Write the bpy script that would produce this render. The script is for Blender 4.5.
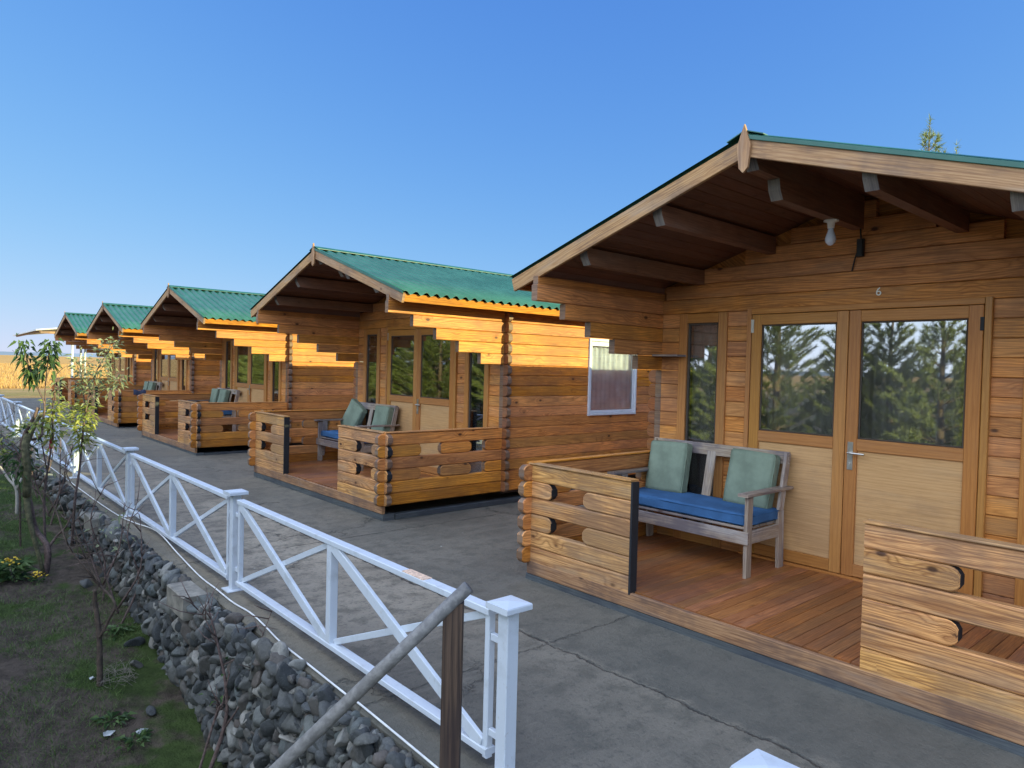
import bpy, math, random
from mathutils import Vector, Matrix, noise as mnoise
R = math.radians
scene = bpy.context.scene
for o in list(bpy.data.objects):
    bpy.data.objects.remove(o)
COL = scene.collection

# ------------------------------------------------------------------ camera
YAW, PITCH, ROLL, FPX = R(41.436), R(-1.303), R(-1.456), 696.8
cam_d = bpy.data.cameras.new('camera')
cam = bpy.data.objects.new('camera', cam_d); COL.objects.link(cam)
fw = Vector((math.sin(YAW)*math.cos(PITCH), math.cos(YAW)*math.cos(PITCH), math.sin(PITCH)))
r0 = Vector((math.cos(YAW), -math.sin(YAW), 0)); u0 = r0.cross(fw)
rt = r0*math.cos(ROLL) - u0*math.sin(ROLL)
up = rt.cross(fw)
M = Matrix((rt, up, -fw)).transposed().to_4x4()
M.translation = Vector((0, 0, 1.68))
cam.matrix_world = M
cam_d.sensor_width = 36; cam_d.lens = 36*FPX/1024
cam_d.clip_start = .05; cam_d.clip_end = 20000
scene.camera = cam

# ------------------------------------------------------------------ light
SUN = Vector((.6, -1, .345)).normalized()
SUN_EL = math.asin(SUN.z); SUN_ROT = math.atan2(SUN.x, SUN.y)
w = bpy.data.worlds.new("World"); scene.world = w; w.use_nodes = True
nt = w.node_tree; bg = nt.nodes['Background']
sk = nt.nodes.new('ShaderNodeTexSky'); sk.sky_type = 'NISHITA'; sk.sun_disc = False
sk.sun_elevation = SUN_EL; sk.sun_rotation = SUN_ROT
sk.air_density = .8; sk.dust_density = 0.; sk.ozone_density = 3.; sk.altitude = 800
# camera-like tone response of the sky radiance, a c / (1 + k c) per channel
vm = nt.nodes.new('ShaderNodeVectorMath'); vm.operation = 'MULTIPLY_ADD'; nt.links.new(sk.outputs[0], vm.inputs[0])
vm.inputs[1].default_value = (.15, .36, 1.06); vm.inputs[2].default_value = (1, 1, 1)
va = nt.nodes.new('ShaderNodeVectorMath'); va.operation = 'MULTIPLY'; nt.links.new(sk.outputs[0], va.inputs[0]); va.inputs[1].default_value = (.49, .93, 2.98)
vd = nt.nodes.new('ShaderNodeVectorMath'); vd.operation = 'DIVIDE'; nt.links.new(va.outputs[0], vd.inputs[0]); nt.links.new(vm.outputs[0], vd.inputs[1])
# fill glow added out of view to brighten the shade, overhead and garden side
tc = nt.nodes.new('ShaderNodeTexCoord')
dt = nt.nodes.new('ShaderNodeVectorMath'); dt.operation = 'DOT_PRODUCT'; nt.links.new(tc.outputs['Generated'], dt.inputs[0]); dt.inputs[1].default_value = (-.8, 0, .6)
mr = nt.nodes.new('ShaderNodeMapRange'); mr.interpolation_type = 'SMOOTHSTEP'; nt.links.new(dt.outputs['Value'], mr.inputs[0])
mr.inputs[1].default_value = .28; mr.inputs[2].default_value = .85
no_ = nt.nodes.new('ShaderNodeTexNoise'); no_.inputs['Scale'].default_value = 2.5; no_.inputs['Detail'].default_value = 5; nt.links.new(tc.outputs['Generated'], no_.inputs['Vector'])
mu = nt.nodes.new('ShaderNodeMath'); mu.operation = 'MULTIPLY'; nt.links.new(mr.outputs[0], mu.inputs[0]); nt.links.new(no_.outputs[0], mu.inputs[1])
SKY_FILL = 12.5
cm = nt.nodes.new('ShaderNodeVectorMath'); cm.operation = 'SCALE'; cm.inputs[0].default_value = (.86, .94, 1.03); nt.links.new(mu.outputs[0], cm.inputs['Scale'])
ad = nt.nodes.new('ShaderNodeVectorMath'); ad.operation = 'MULTIPLY_ADD'; nt.links.new(cm.outputs[0], ad.inputs[0]); ad.inputs[1].default_value = (SKY_FILL, SKY_FILL, SKY_FILL); nt.links.new(vd.outputs[0], ad.inputs[2])
nt.links.new(ad.outputs[0], bg.inputs[0]); bg.inputs[1].default_value = .15
sl = bpy.data.lights.new('sun', 'SUN'); sl.energy = 3.7; sl.angle = R(.5); sl.color = (1, .93, .46)
so = bpy.data.objects.new('sun', sl); COL.objects.link(so)
so.rotation_euler = SUN.to_track_quat('Z', 'Y').to_euler()
vs = scene.view_settings; vs.view_transform = 'Standard'; vs.look = 'None'; vs.gamma = 1; vs.use_curve_mapping = False
vs.exposure = 1.35

# ------------------------------------------------------------------ node helpers
class NT:
    def __init__(s, name):
        s.m = bpy.data.materials.new(name); s.m.use_nodes = True
        s.t = s.m.node_tree; s.b = s.t.nodes['Principled BSDF']; s.out = s.t.nodes['Material Output']
    def n(s, typ, **k):
        x = s.t.nodes.new(typ)
        for a, b in k.items(): setattr(x, a, b)
        return x
    def l(s, a, b): s.t.links.new(a, b)
    def put(s, v, sock):
        if isinstance(v, (int, float)): sock.default_value = v
        elif isinstance(v, tuple): sock.default_value = v if len(v) == len(sock.default_value) else (*v, 1)
        else: s.l(v, sock)
    def math(s, op, a, b=0., c=0., clamp=False):
        x = s.n('ShaderNodeMath', operation=op); x.use_clamp = clamp
        s.put(a, x.inputs[0]); s.put(b, x.inputs[1]); s.put(c, x.inputs[2]); return x.outputs[0]
    def noise(s, vec, scale=5., detail=2., rough=.5, dist=0.):
        x = s.n('ShaderNodeTexNoise'); s.l(vec, x.inputs['Vector'])
        x.inputs['Scale'].default_value = scale; x.inputs['Detail'].default_value = detail
        x.inputs['Roughness'].default_value = rough; x.inputs['Distortion'].default_value = dist
        return x.outputs[0]
    def comb(s, x, y, z=0.):
        c = s.n('ShaderNodeCombineXYZ'); s.put(x, c.inputs[0]); s.put(y, c.inputs[1]); s.put(z, c.inputs[2]); return c.outputs[0]
    def sep(s, v):
        c = s.n('ShaderNodeSeparateXYZ'); s.l(v, c.inputs[0]); return c.outputs
    def mix(s, f, a, b, mode='MIX'):
        x = s.n('ShaderNodeMix', data_type='RGBA', blend_type=mode); x.clamp_factor = True
        s.put(f, x.inputs[0]); s.put(a, x.inputs[6]); s.put(b, x.inputs[7]); return x.outputs[2]
    def ramp(s, v, lo, hi, a=0., b=1.):
        x = s.n('ShaderNodeMapRange', interpolation_type='SMOOTHSTEP'); s.put(v, x.inputs[0])
        x.inputs[1].default_value = lo; x.inputs[2].default_value = hi
        x.inputs[3].default_value = a; x.inputs[4].default_value = b; return x.outputs[0]
    def pos(s): return s.n('ShaderNodeNewGeometry').outputs['Position']
    def obj(s): return s.n('ShaderNodeTexCoord').outputs['Object']
    def bump(s, h, strength=.3, dist=.01):
        x = s.n('ShaderNodeBump'); x.inputs['Strength'].default_value = strength
        x.inputs['Distance'].default_value = dist; s.l(h, x.inputs['Height']); s.l(x.outputs[0], s.b.inputs['Normal'])
    def set(s, color=None, rough=None, metal=None, spec=None):
        if color is not None: s.put(color, s.b.inputs['Base Color'])
        if rough is not None: s.put(rough, s.b.inputs['Roughness'])
        if metal is not None: s.put(metal, s.b.inputs['Metallic'])
        if spec is not None: s.put(spec, s.b.inputs['Specular IOR Level'])
        return s.m

def wood(name, light, dark, knot=(.05, .02, .01), rough=.6, rings=.55, knots=1., grey=.2, greycol=(.22, .19, .16), vary=.3, ringf=26.):
    s = NT(name)
    uv = s.n('ShaderNodeUVMap'); uv.uv_map = 'UVMap'
    x, y, _ = s.sep(uv.outputs[0])
    at = s.n('ShaderNodeAttribute'); at.attribute_name = 'rnd'; rn = at.outputs['Fac']
    oi = s.n('ShaderNodeObjectInfo').outputs['Random']
    z = s.math('MULTIPLY_ADD', rn, 19., s.math('MULTIPLY', oi, 31.))
    x2 = s.math('MULTIPLY_ADD', oi, 17.3, x)
    # knots
    vo = s.n('ShaderNodeTexVoronoi', voronoi_dimensions='3D', feature='F1')
    s.l(s.comb(s.math('MULTIPLY', x2, 4.6), s.math('MULTIPLY', y, 8.), s.math('MULTIPLY', z, 1.)), vo.inputs['Vector'])
    vo.inputs['Scale'].default_value = 1.
    d = vo.outputs['Distance']; vr = s.sep(vo.outputs['Color'])[0]
    on = s.math('MULTIPLY', s.ramp(vr, .60, .64), knots)
    kn = s.math('MULTIPLY', s.ramp(d, .17, .07), on)
    halo = s.math('MULTIPLY', s.ramp(d, .55, .05), on)
    warp = s.noise(s.comb(s.math('MULTIPLY', x2, .55), s.math('MULTIPLY', y, 6.), z), 1., 1.4, .45)
    ph = s.math('ADD', s.math('MULTIPLY', warp, ringf*1.15), s.math('MULTIPLY', y, 78.))
    ph = s.math('MULTIPLY_ADD', halo, 3.2, ph)
    band = s.math('POWER', s.math('PINGPONG', ph, 1.), 2.2)
    fib = s.noise(s.comb(s.math('MULTIPLY', x2, 7.), s.math('MULTIPLY', y, 260.), z), 1., 2., .6)
    blot = s.noise(s.comb(s.math('MULTIPLY', x2, 1.7), s.math('MULTIPLY', y, 9.), z), 1., 3., .6)
    c = s.mix(s.math('MULTIPLY', band, rings), light, dark)
    fib2 = s.noise(s.comb(s.math('MULTIPLY', x2, 3.), s.math('MULTIPLY', y, 95.), z), 1., 3., .65)
    c = s.mix(s.math('MULTIPLY', s.ramp(fib, .42, .7), .5), c, dark)
    c = s.mix(s.math('MULTIPLY', s.ramp(fib2, .46, .68), .25+grey), c, dark)
    c = s.mix(s.math('MULTIPLY', s.ramp(blot, .45, .75), grey*1.6), c, greycol)
    c = s.mix(s.math('MULTIPLY', halo, .35), c, dark)
    wn = s.noise(s.obj(), 1.4, 5., .65)
    c = s.mix(s.math('MULTIPLY', s.ramp(s.math('MULTIPLY_ADD', fib2, .35, wn), .60, .82), min(.85, grey*1.7)), c, tuple(v*f_ for v, f_ in zip(light, (.32, .34, .5))))
    c = s.mix(s.math('MULTIPLY', kn, .88), c, knot)
    hsv = s.n('ShaderNodeHueSaturation'); s.l(c, hsv.inputs['Color'])
    s.put(s.math('MULTIPLY_ADD', s.math('FRACT', s.math('MULTIPLY', rn, 7.3)), vary, 1.-vary*.5), hsv.inputs['Value'])
    s.put(s.math('MULTIPLY_ADD', s.math('FRACT', s.math('MULTIPLY', rn, 13.7)), .010, .495), hsv.inputs['Hue'])
    s.put(s.math('MULTIPLY_ADD', s.math('FRACT', s.math('MULTIPLY', rn, 23.1)), vary*.35, 1.-vary*.12), hsv.inputs['Saturation'])
    s.set(hsv.outputs[0], s.math('MULTIPLY_ADD', fib, .25, rough-.12), spec=.35)
    s.bump(s.math('SUBTRACT', s.math('MULTIPLY', fib, .5), s.math('ADD', s.math('MULTIPLY', band, .3), kn)), .35, .004)
    return s.m

def plain(name, col, rough=.5, metal=0., var=.12, scale=12., bump=.0, spec=.5):
    s = NT(name)
    p = s.obj(); n = s.noise(p, scale, 4., .6)
    c = s.mix(s.math('MULTIPLY', s.ramp(n, .35, .7), 1.), tuple(v*(1-var) for v in col), tuple(min(1, v*(1+var)) for v in col))
    s.set(c, s.math('MULTIPLY_ADD', n, .2, rough-.1), metal, spec)
    if bump: s.bump(n, bump, .01)
    return s.m

MAT = {}
MAT['stain'] = wood('stained_pine', (.80, .34, .088), (.27, .080, .016), rings=.6, grey=.30, greycol=(.26, .125, .07), vary=.40)
MAT['front'] = wood('porch_wall_pine', (.74, .325, .10), (.28, .088, .02), rings=.55, grey=.32, greycol=(.3, .17, .09), vary=.22)
MAT['pale'] = wood('weathered_pale_pine', (.76, .40, .145), (.18, .058, .015), rings=.66, grey=.42, greycol=(.34, .24, .15), vary=.2)
MAT['end'] = wood('end_grain', (.27, .16, .09), (.12, .065, .04), rings=.5, knots=0., grey=.3, vary=.3)
MAT['black'] = plain('black_edge', (.012, .014, .018), .7)
MAT['honey'] = wood('honey_frame_wood', (.50, .225, .06), (.32, .12, .028), rings=.4, knots=0., grey=.05, vary=.16, rough=.45, ringf=9.)
MAT['ply'] = wood('plywood', (.64, .38, .17), (.46, .25, .09), rings=.3, knots=0., grey=.15, greycol=(.5, .36, .22), vary=.05, rough=.5, ringf=14.)
MAT['deck'] = wood('deck_boards', (.42, .17, .06), (.16, .05, .015), rings=.45, knots=.5, grey=.35, greycol=(.2, .11, .07), vary=.22, rough=.42)
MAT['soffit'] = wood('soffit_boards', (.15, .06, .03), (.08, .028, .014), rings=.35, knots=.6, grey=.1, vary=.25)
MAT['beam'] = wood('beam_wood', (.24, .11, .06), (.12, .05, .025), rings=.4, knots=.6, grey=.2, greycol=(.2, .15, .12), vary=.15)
MAT['barge'] = wood('bargeboard_wood', (.46, .26, .12), (.24, .11, .045), rings=.6, knots=1., grey=.4, greycol=(.33, .26, .2), vary=.15)
MAT['corner'] = wood('corner_log_wood', (.36, .14, .05), (.13, .045, .015), rings=.5, knots=.3, grey=.4, greycol=(.2, .12, .08), vary=.3)
MAT['sill'] = wood('weathered_sill', (.42, .23, .11), (.18, .075, .03), rings=.5, grey=.5, greycol=(.22, .15, .11), vary=.2)
MAT['skid'] = wood('skid_timber', (.09, .10, .10), (.03, .035, .04), rings=.4, knots=.3, grey=.3, greycol=(.10, .12, .13), vary=.3)
MAT['bench'] = wood('weathered_bench_wood', (.42, .34, .26), (.22, .15, .10), rings=.5, knots=.8, grey=.5, greycol=(.44, .42, .40), vary=.3, ringf=12.)
MAT['darkboard'] = wood('old_dark_board', (.12, .075, .05), (.03, .02, .016), rings=.8, knots=.3, grey=.4, greycol=(.11, .09, .08), vary=.1)
def coarse_white():
    s = NT('white_paint'); p = s.pos()
    n = s.noise(p, 9., 4., .6); n2 = s.noise(p, 60., 2., .6)
    c = s.mix(s.ramp(n, .5, .75), (.60, .65, .70), (.50, .54, .57))
    c = s.mix(s.math('MULTIPLY', s.ramp(n2, .66, .72), .35), c, (.42, .38, .33))
    s.set(c, s.math('MULTIPLY_ADD', n, .3, .3)); s.bump(n2, .06, .002); return s.m
MAT['white'] = coarse_white()
MAT['metal'] = plain('brushed_metal', (.5, .48, .44), .35, .9)
MAT['wornmetal'] = plain('galvanised_pipe', (.20, .19, .175), .65, .1, .22, 55., .3)
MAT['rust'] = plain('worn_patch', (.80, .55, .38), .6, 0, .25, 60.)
MAT['cable'] = plain('white_cable', (.75, .75, .73), .5)
MAT['blackcable'] = plain('black_cable', (.01, .01, .012), .5)
MAT['ceramic'] = plain('ceramic', (.75, .75, .72), .3)

def roofmat():
    s = NT('green_roof_paint'); p = s.obj()
    n = s.noise(p, 2.5, 4., .6); n2 = s.noise(p, 40., 2., .6)
    c = s.mix(s.ramp(n, .35, .7), (.012, .088, .064), (.026, .125, .092))
    c = s.mix(s.math('MULTIPLY', s.ramp(n2, .6, .8), .3), c, (.05, .12, .095))
    s.set(c, .45, 0., .5); return s.m
MAT['roof'] = roofmat()

def glassmat(name='window_glass', k=.21, tc=.72):
    s = NT(name)
    fr = s.n('ShaderNodeFresnel'); fr.inputs[0].default_value = 1.5
    f = s.math('MULTIPLY_ADD', fr.outputs[0], .75, k, clamp=True)
    tr = s.n('ShaderNodeBsdfTransparent'); tr.inputs[0].default_value = (tc, tc, tc, 1)
    gl = s.n('ShaderNodeBsdfGlossy'); gl.inputs['Roughness'].default_value = .015; gl.inputs[0].default_value = (.92, .95, 1, 1)
    nz = s.noise(s.obj(), 1.6, 1., .5)
    bu = s.n('ShaderNodeBump'); bu.inputs['Strength'].default_value = .05; bu.inputs['Distance'].default_value = .02
    s.l(nz, bu.inputs['Height']); s.l(bu.outputs[0], gl.inputs['Normal'])
    mx = s.n('ShaderNodeMixShader'); s.l(f, mx.inputs[0]); s.l(tr.outputs[0], mx.inputs[1]); s.l(gl.outputs[0], mx.inputs[2])
    s.l(mx.outputs[0], s.out.inputs[0]); return s.m
MAT['glass'] = glassmat(); MAT['glass_clear'] = glassmat('clear_glass', .0, .97)
def fabric(name, col, scale=500., tint=.18):
    s = NT(name); p = s.obj()
    n = s.noise(p, 6., 4., .6); m = s.noise(p, scale, 1., .5)
    c = s.mix(s.ramp(n, .3, .75), tuple(v*(1-tint) for v in col), tuple(v*(1+tint) for v in col))
    s.set(c, .9, 0., .2); s.bump(s.math('ADD', s.math('MULTIPLY', m, .3), n), .4, .006); return s.m
MAT['blue'] = fabric('blue_fabric', (.045, .125, .27))
MAT['green'] = fabric('sage_fabric', (.20, .25, .185))
MAT['curtain'] = fabric('curtain_fabric', (.74, .72, .66)); MAT['net'] = fabric('net_curtain', (.74, .82, .90))
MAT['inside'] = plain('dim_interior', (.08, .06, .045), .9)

def concrete():
    s = NT('patio_concrete'); p = s.pos(); x, y, z = s.sep(p)
    n = s.noise(p, .55, 5., .62); n2 = s.noise(p, 6., 6., .7); n3 = s.noise(p, 70., 3., .7)
    c = s.mix(s.ramp(n, .33, .66), (.19, .165, .125), (.37, .32, .24))
    c = s.mix(s.math('MULTIPLY', s.ramp(n2, .44, .62), .7), c, (.105, .097, .072))
    c = s.mix(s.math('MULTIPLY', s.ramp(n3, .5, .75), .4), c, (.34, .295, .23))
    n4 = s.noise(p, 26., 4., .75)
    c = s.mix(s.math('MULTIPLY', s.ramp(n4, .52, .66), .55), c, (.05, .05, .042))
    # streaked trowel marks
    st = s.noise(s.comb(s.math('MULTIPLY', x, 1.3), s.math('MULTIPLY', y, 7.), 0.), 1., 5., .65, .6)
    c = s.mix(s.math('MULTIPLY', s.ramp(st, .52, .66), .5), c, (.31, .27, .21))
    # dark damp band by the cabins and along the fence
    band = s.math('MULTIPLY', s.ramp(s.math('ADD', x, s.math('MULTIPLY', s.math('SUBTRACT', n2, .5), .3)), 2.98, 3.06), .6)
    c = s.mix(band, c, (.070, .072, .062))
    moss = s.math('MULTIPLY', s.ramp(s.math('ADD', x, s.math('MULTIPLY', n2, .7)), 2.35, 2.05), .5)
    c = s.mix(moss, c, (.075, .068, .045))
    # joints and cracks
    wob = s.math('MULTIPLY', s.math('SUBTRACT', s.noise(p, 3., 5., .75), .5), .16)
    j1 = s.ramp(s.math('ABSOLUTE', s.math('SUBTRACT', s.math('ADD', x, wob), 3.0)), .016, .004)
    ym = s.math('SUBTRACT', s.math('MODULO', s.math('ADD', s.math('ADD', y, wob), 12.45), 3.05), .0)
    j2 = s.ramp(s.math('ABSOLUTE', s.math('SUBTRACT', ym, .2)), .012, .003)
    vo = s.n('ShaderNodeTexVoronoi', feature='DISTANCE_TO_EDGE'); vo.inputs['Scale'].default_value = .42
    nv = s.n('ShaderNodeTexNoise'); s.l(p, nv.inputs['Vector']); nv.inputs['Scale'].default_value = 1.6; nv.inputs['Detail'].default_value = 6
    nv.inputs['Roughness'].default_value = .7
    va = s.n('ShaderNodeVectorMath', operation='MULTIPLY_ADD'); s.l(nv.outputs[1], va.inputs[0]); va.inputs[1].default_value = (.9, .9, 0); s.l(p, va.inputs[2])
    s.l(va.outputs[0], vo.inputs['Vector'])
    cr = s.math('MULTIPLY', s.ramp(vo.outputs['Distance'], .006, .001), s.ramp(s.noise(p, .7, 2.), .45, .55))
    ln = s.math('MAXIMUM', s.math('MAXIMUM', j1, s.math('MULTIPLY', j2, .8)), s.math('MULTIPLY', cr, .7))
    c = s.mix(s.math('MULTIPLY', s.math('MULTIPLY', ln, .9), s.ramp(s.noise(p, 5., 4., .7), .35, .6)), c, (.02, .02, .018))
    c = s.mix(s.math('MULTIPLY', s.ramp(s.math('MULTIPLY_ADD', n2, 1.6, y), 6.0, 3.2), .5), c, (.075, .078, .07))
    # white specks
    v2 = s.n('ShaderNodeTexVoronoi'); v2.inputs['Scale'].default_value = 3.; s.l(p, v2.inputs['Vector'])
    c = s.mix(s.ramp(v2.outputs['Distance'], .026, .018), c, (.55, .55, .5))
    s.set(c, s.math('MULTIPLY_ADD', n2, -.35, .88), 0., .4)
    h = s.math('SUBTRACT', s.math('ADD', s.math('MULTIPLY', n2, .6), s.math('ADD', s.math('MULTIPLY', n3, .25), s.math('MULTIPLY', st, .4))), s.math('MULTIPLY', ln, 1.2))
    s.bump(s.math('SUBTRACT', h, s.math('MULTIPLY', n4, .5)), .8, .02); return s.m
MAT['concrete'] = concrete()
MAT['pier'] = plain('pier_concrete', (.24, .22, .18), .85, 0, .3, 9., .5)

def groundmat():
    s = NT('ground_soil_and_dry_field'); p = s.pos(); x, y, z = s.sep(p)
    n = s.noise(p, .9, 5., .65); n2 = s.noise(p, 9., 5., .7); n3 = s.noise(p, 60., 3., .7)
    soil = s.mix(s.ramp(n2, .3, .7), (.045, .036, .028), (.105, .083, .064))
    soil = s.mix(s.math('MULTIPLY', s.ramp(n3, .5, .8), .4), soil, (.15, .12, .095))
    grass = s.mix(s.ramp(n2, .3, .7), (.03, .045, .014), (.055, .08, .024))
    c = s.mix(s.ramp(n, .50, .58), soil, grass)
    ns = s.n('ShaderNodeMapping'); s.l(p, ns.inputs[0]); ns.inputs['Scale'].default_value = (.05, .22, .1)
    fn = s.noise(ns.outputs[0], 1., 5., .65)
    dry = s.mix(s.ramp(fn, .35, .65), (.32, .17, .055), (.52, .33, .12))
    dry = s.mix(s.math('MULTIPLY', s.ramp(n, .5, .7), .35), dry, (.16, .13, .05))
    path = s.mix(s.ramp(fn, .4, .6), (.34, .22, .12), (.22, .18, .07))
    c = s.mix(s.ramp(s.math('ADD', y, s.math('MULTIPLY', n, 4.)), 30., 36.), c, path)
    c = s.mix(s.ramp(s.math('ADD', y, s.math('MULTIPLY', n, 6.)), 52., 57.), c, dry)
    s.set(c, .95, 0., .1)
    s.bump(s.math('ADD', s.math('MULTIPLY', n2, 1.), s.math('MULTIPLY', n3, .3)), .9, .04); return s.m
MAT['ground'] = groundmat()
def stonemat():
    s = NT('river_stone'); at = s.n('ShaderNodeAttribute'); at.attribute_name = 'rnd'; rn = at.outputs['Fac']
    p = s.obj(); n = s.noise(p, 22., 5., .7); n2 = s.noise(p, 120., 2., .6)
    t = s.n('ShaderNodeValToRGB'); s.l(rn, t.inputs[0]); e = t.color_ramp.elements
    e[0].color = (.045, .05, .05, 1); e[1].color = (.34, .32, .28, 1)
    for q, cc in ((.3, (.085, .09, .09, 1)), (.58, (.13, .13, .115, 1)), (.7, (.12, .10, .085, 1)), (.84, (.12, .14, .135, 1))):
        el = e.new(q); el.color = cc
    c = s.mix(s.math('MULTIPLY', s.ramp(n, .4, .7), .45), t.outputs[0], (.03, .03, .027))
    c = s.mix(s.math('MULTIPLY', s.ramp(n2, .55, .8), .3), c, (.28, .27, .25))
    s.set(c, .75, 0., .3); s.bump(n, .8, .012); return s.m
MAT['stone'] = stonemat()
def leafmat(name, a, b, trans=.35):
    s = NT(name); at = s.n('ShaderNodeAttribute'); at.attribute_name = 'rnd'; rn = at.outputs['Fac']
    c = s.mix(rn, a, b)
    s.set(c, .55, 0., .4)
    tr = s.n('ShaderNodeBsdfTranslucent'); s.l(c, tr.inputs[0])
    mx = s.n('ShaderNodeMixShader'); mx.inputs[0].default_value = trans
    s.l(s.b.outputs[0], mx.inputs[1]); s.l(tr.outputs[0], mx.inputs[2]); s.l(mx.outputs[0], s.out.inputs[0]); return s.m
MAT['leaf_dark'] = leafmat('dark_green_leaves', (.03, .07, .025), (.14, .22, .07))
MAT['leaf_lime'] = leafmat('yellow_green_leaves', (.20, .27, .06), (.48, .48, .13))
MAT['leaf_grey'] = leafmat('grey_green_leaves', (.18, .23, .12), (.40, .42, .24))
MAT['grass'] = leafmat('grass_blades', (.05, .10, .02), (.15, .23, .055), .25)
MAT['drygrass'] = leafmat('dry_grass_blades', (.36, .20, .07), (.58, .38, .15), .25)
MAT['needle'] = leafmat('pine_needles', (.10, .15, .04), (.36, .40, .13), .2)
MAT['bark'] = plain('bark', (.10, .07, .05), .9, 0, .35, 30., .6)
MAT['twig'] = plain('reddish_twig_bark', (.15, .10, .085), .85, 0, .35, 40., .4)
MAT['mossbark'] = plain('mossy_bark', (.13, .12, .06), .9, 0, .4, 25., .6)
MAT['pinebark'] = plain('pine_bark', (.17, .12, .08), .9, 0, .35, 30., .6)
MAT['yellow'] = plain('yellow_petals', (.75, .5, .03), .6)
MAT['plaster'] = plain('plaster', (.5, .45, .38), .9, 0, .1, 3.)
MAT['bluetin'] = plain('pale_metal_sheet', (.62, .60, .58), .45, .1)
MAT['hill'] = plain('far_hill_scrub', (.15, .20, .27), 1., 0, .15, .004)  # blue-grey distance haze put into the hill colour
MAT['litter'] = plain('pale_litter', (.5, .52, .5), .7)
MAT['strap'] = plain('dark_cloth', (.05, .06, .1), .9)
MAT['redband'] = plain('red_ribbon', (.55, .05, .07), .6)

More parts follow.
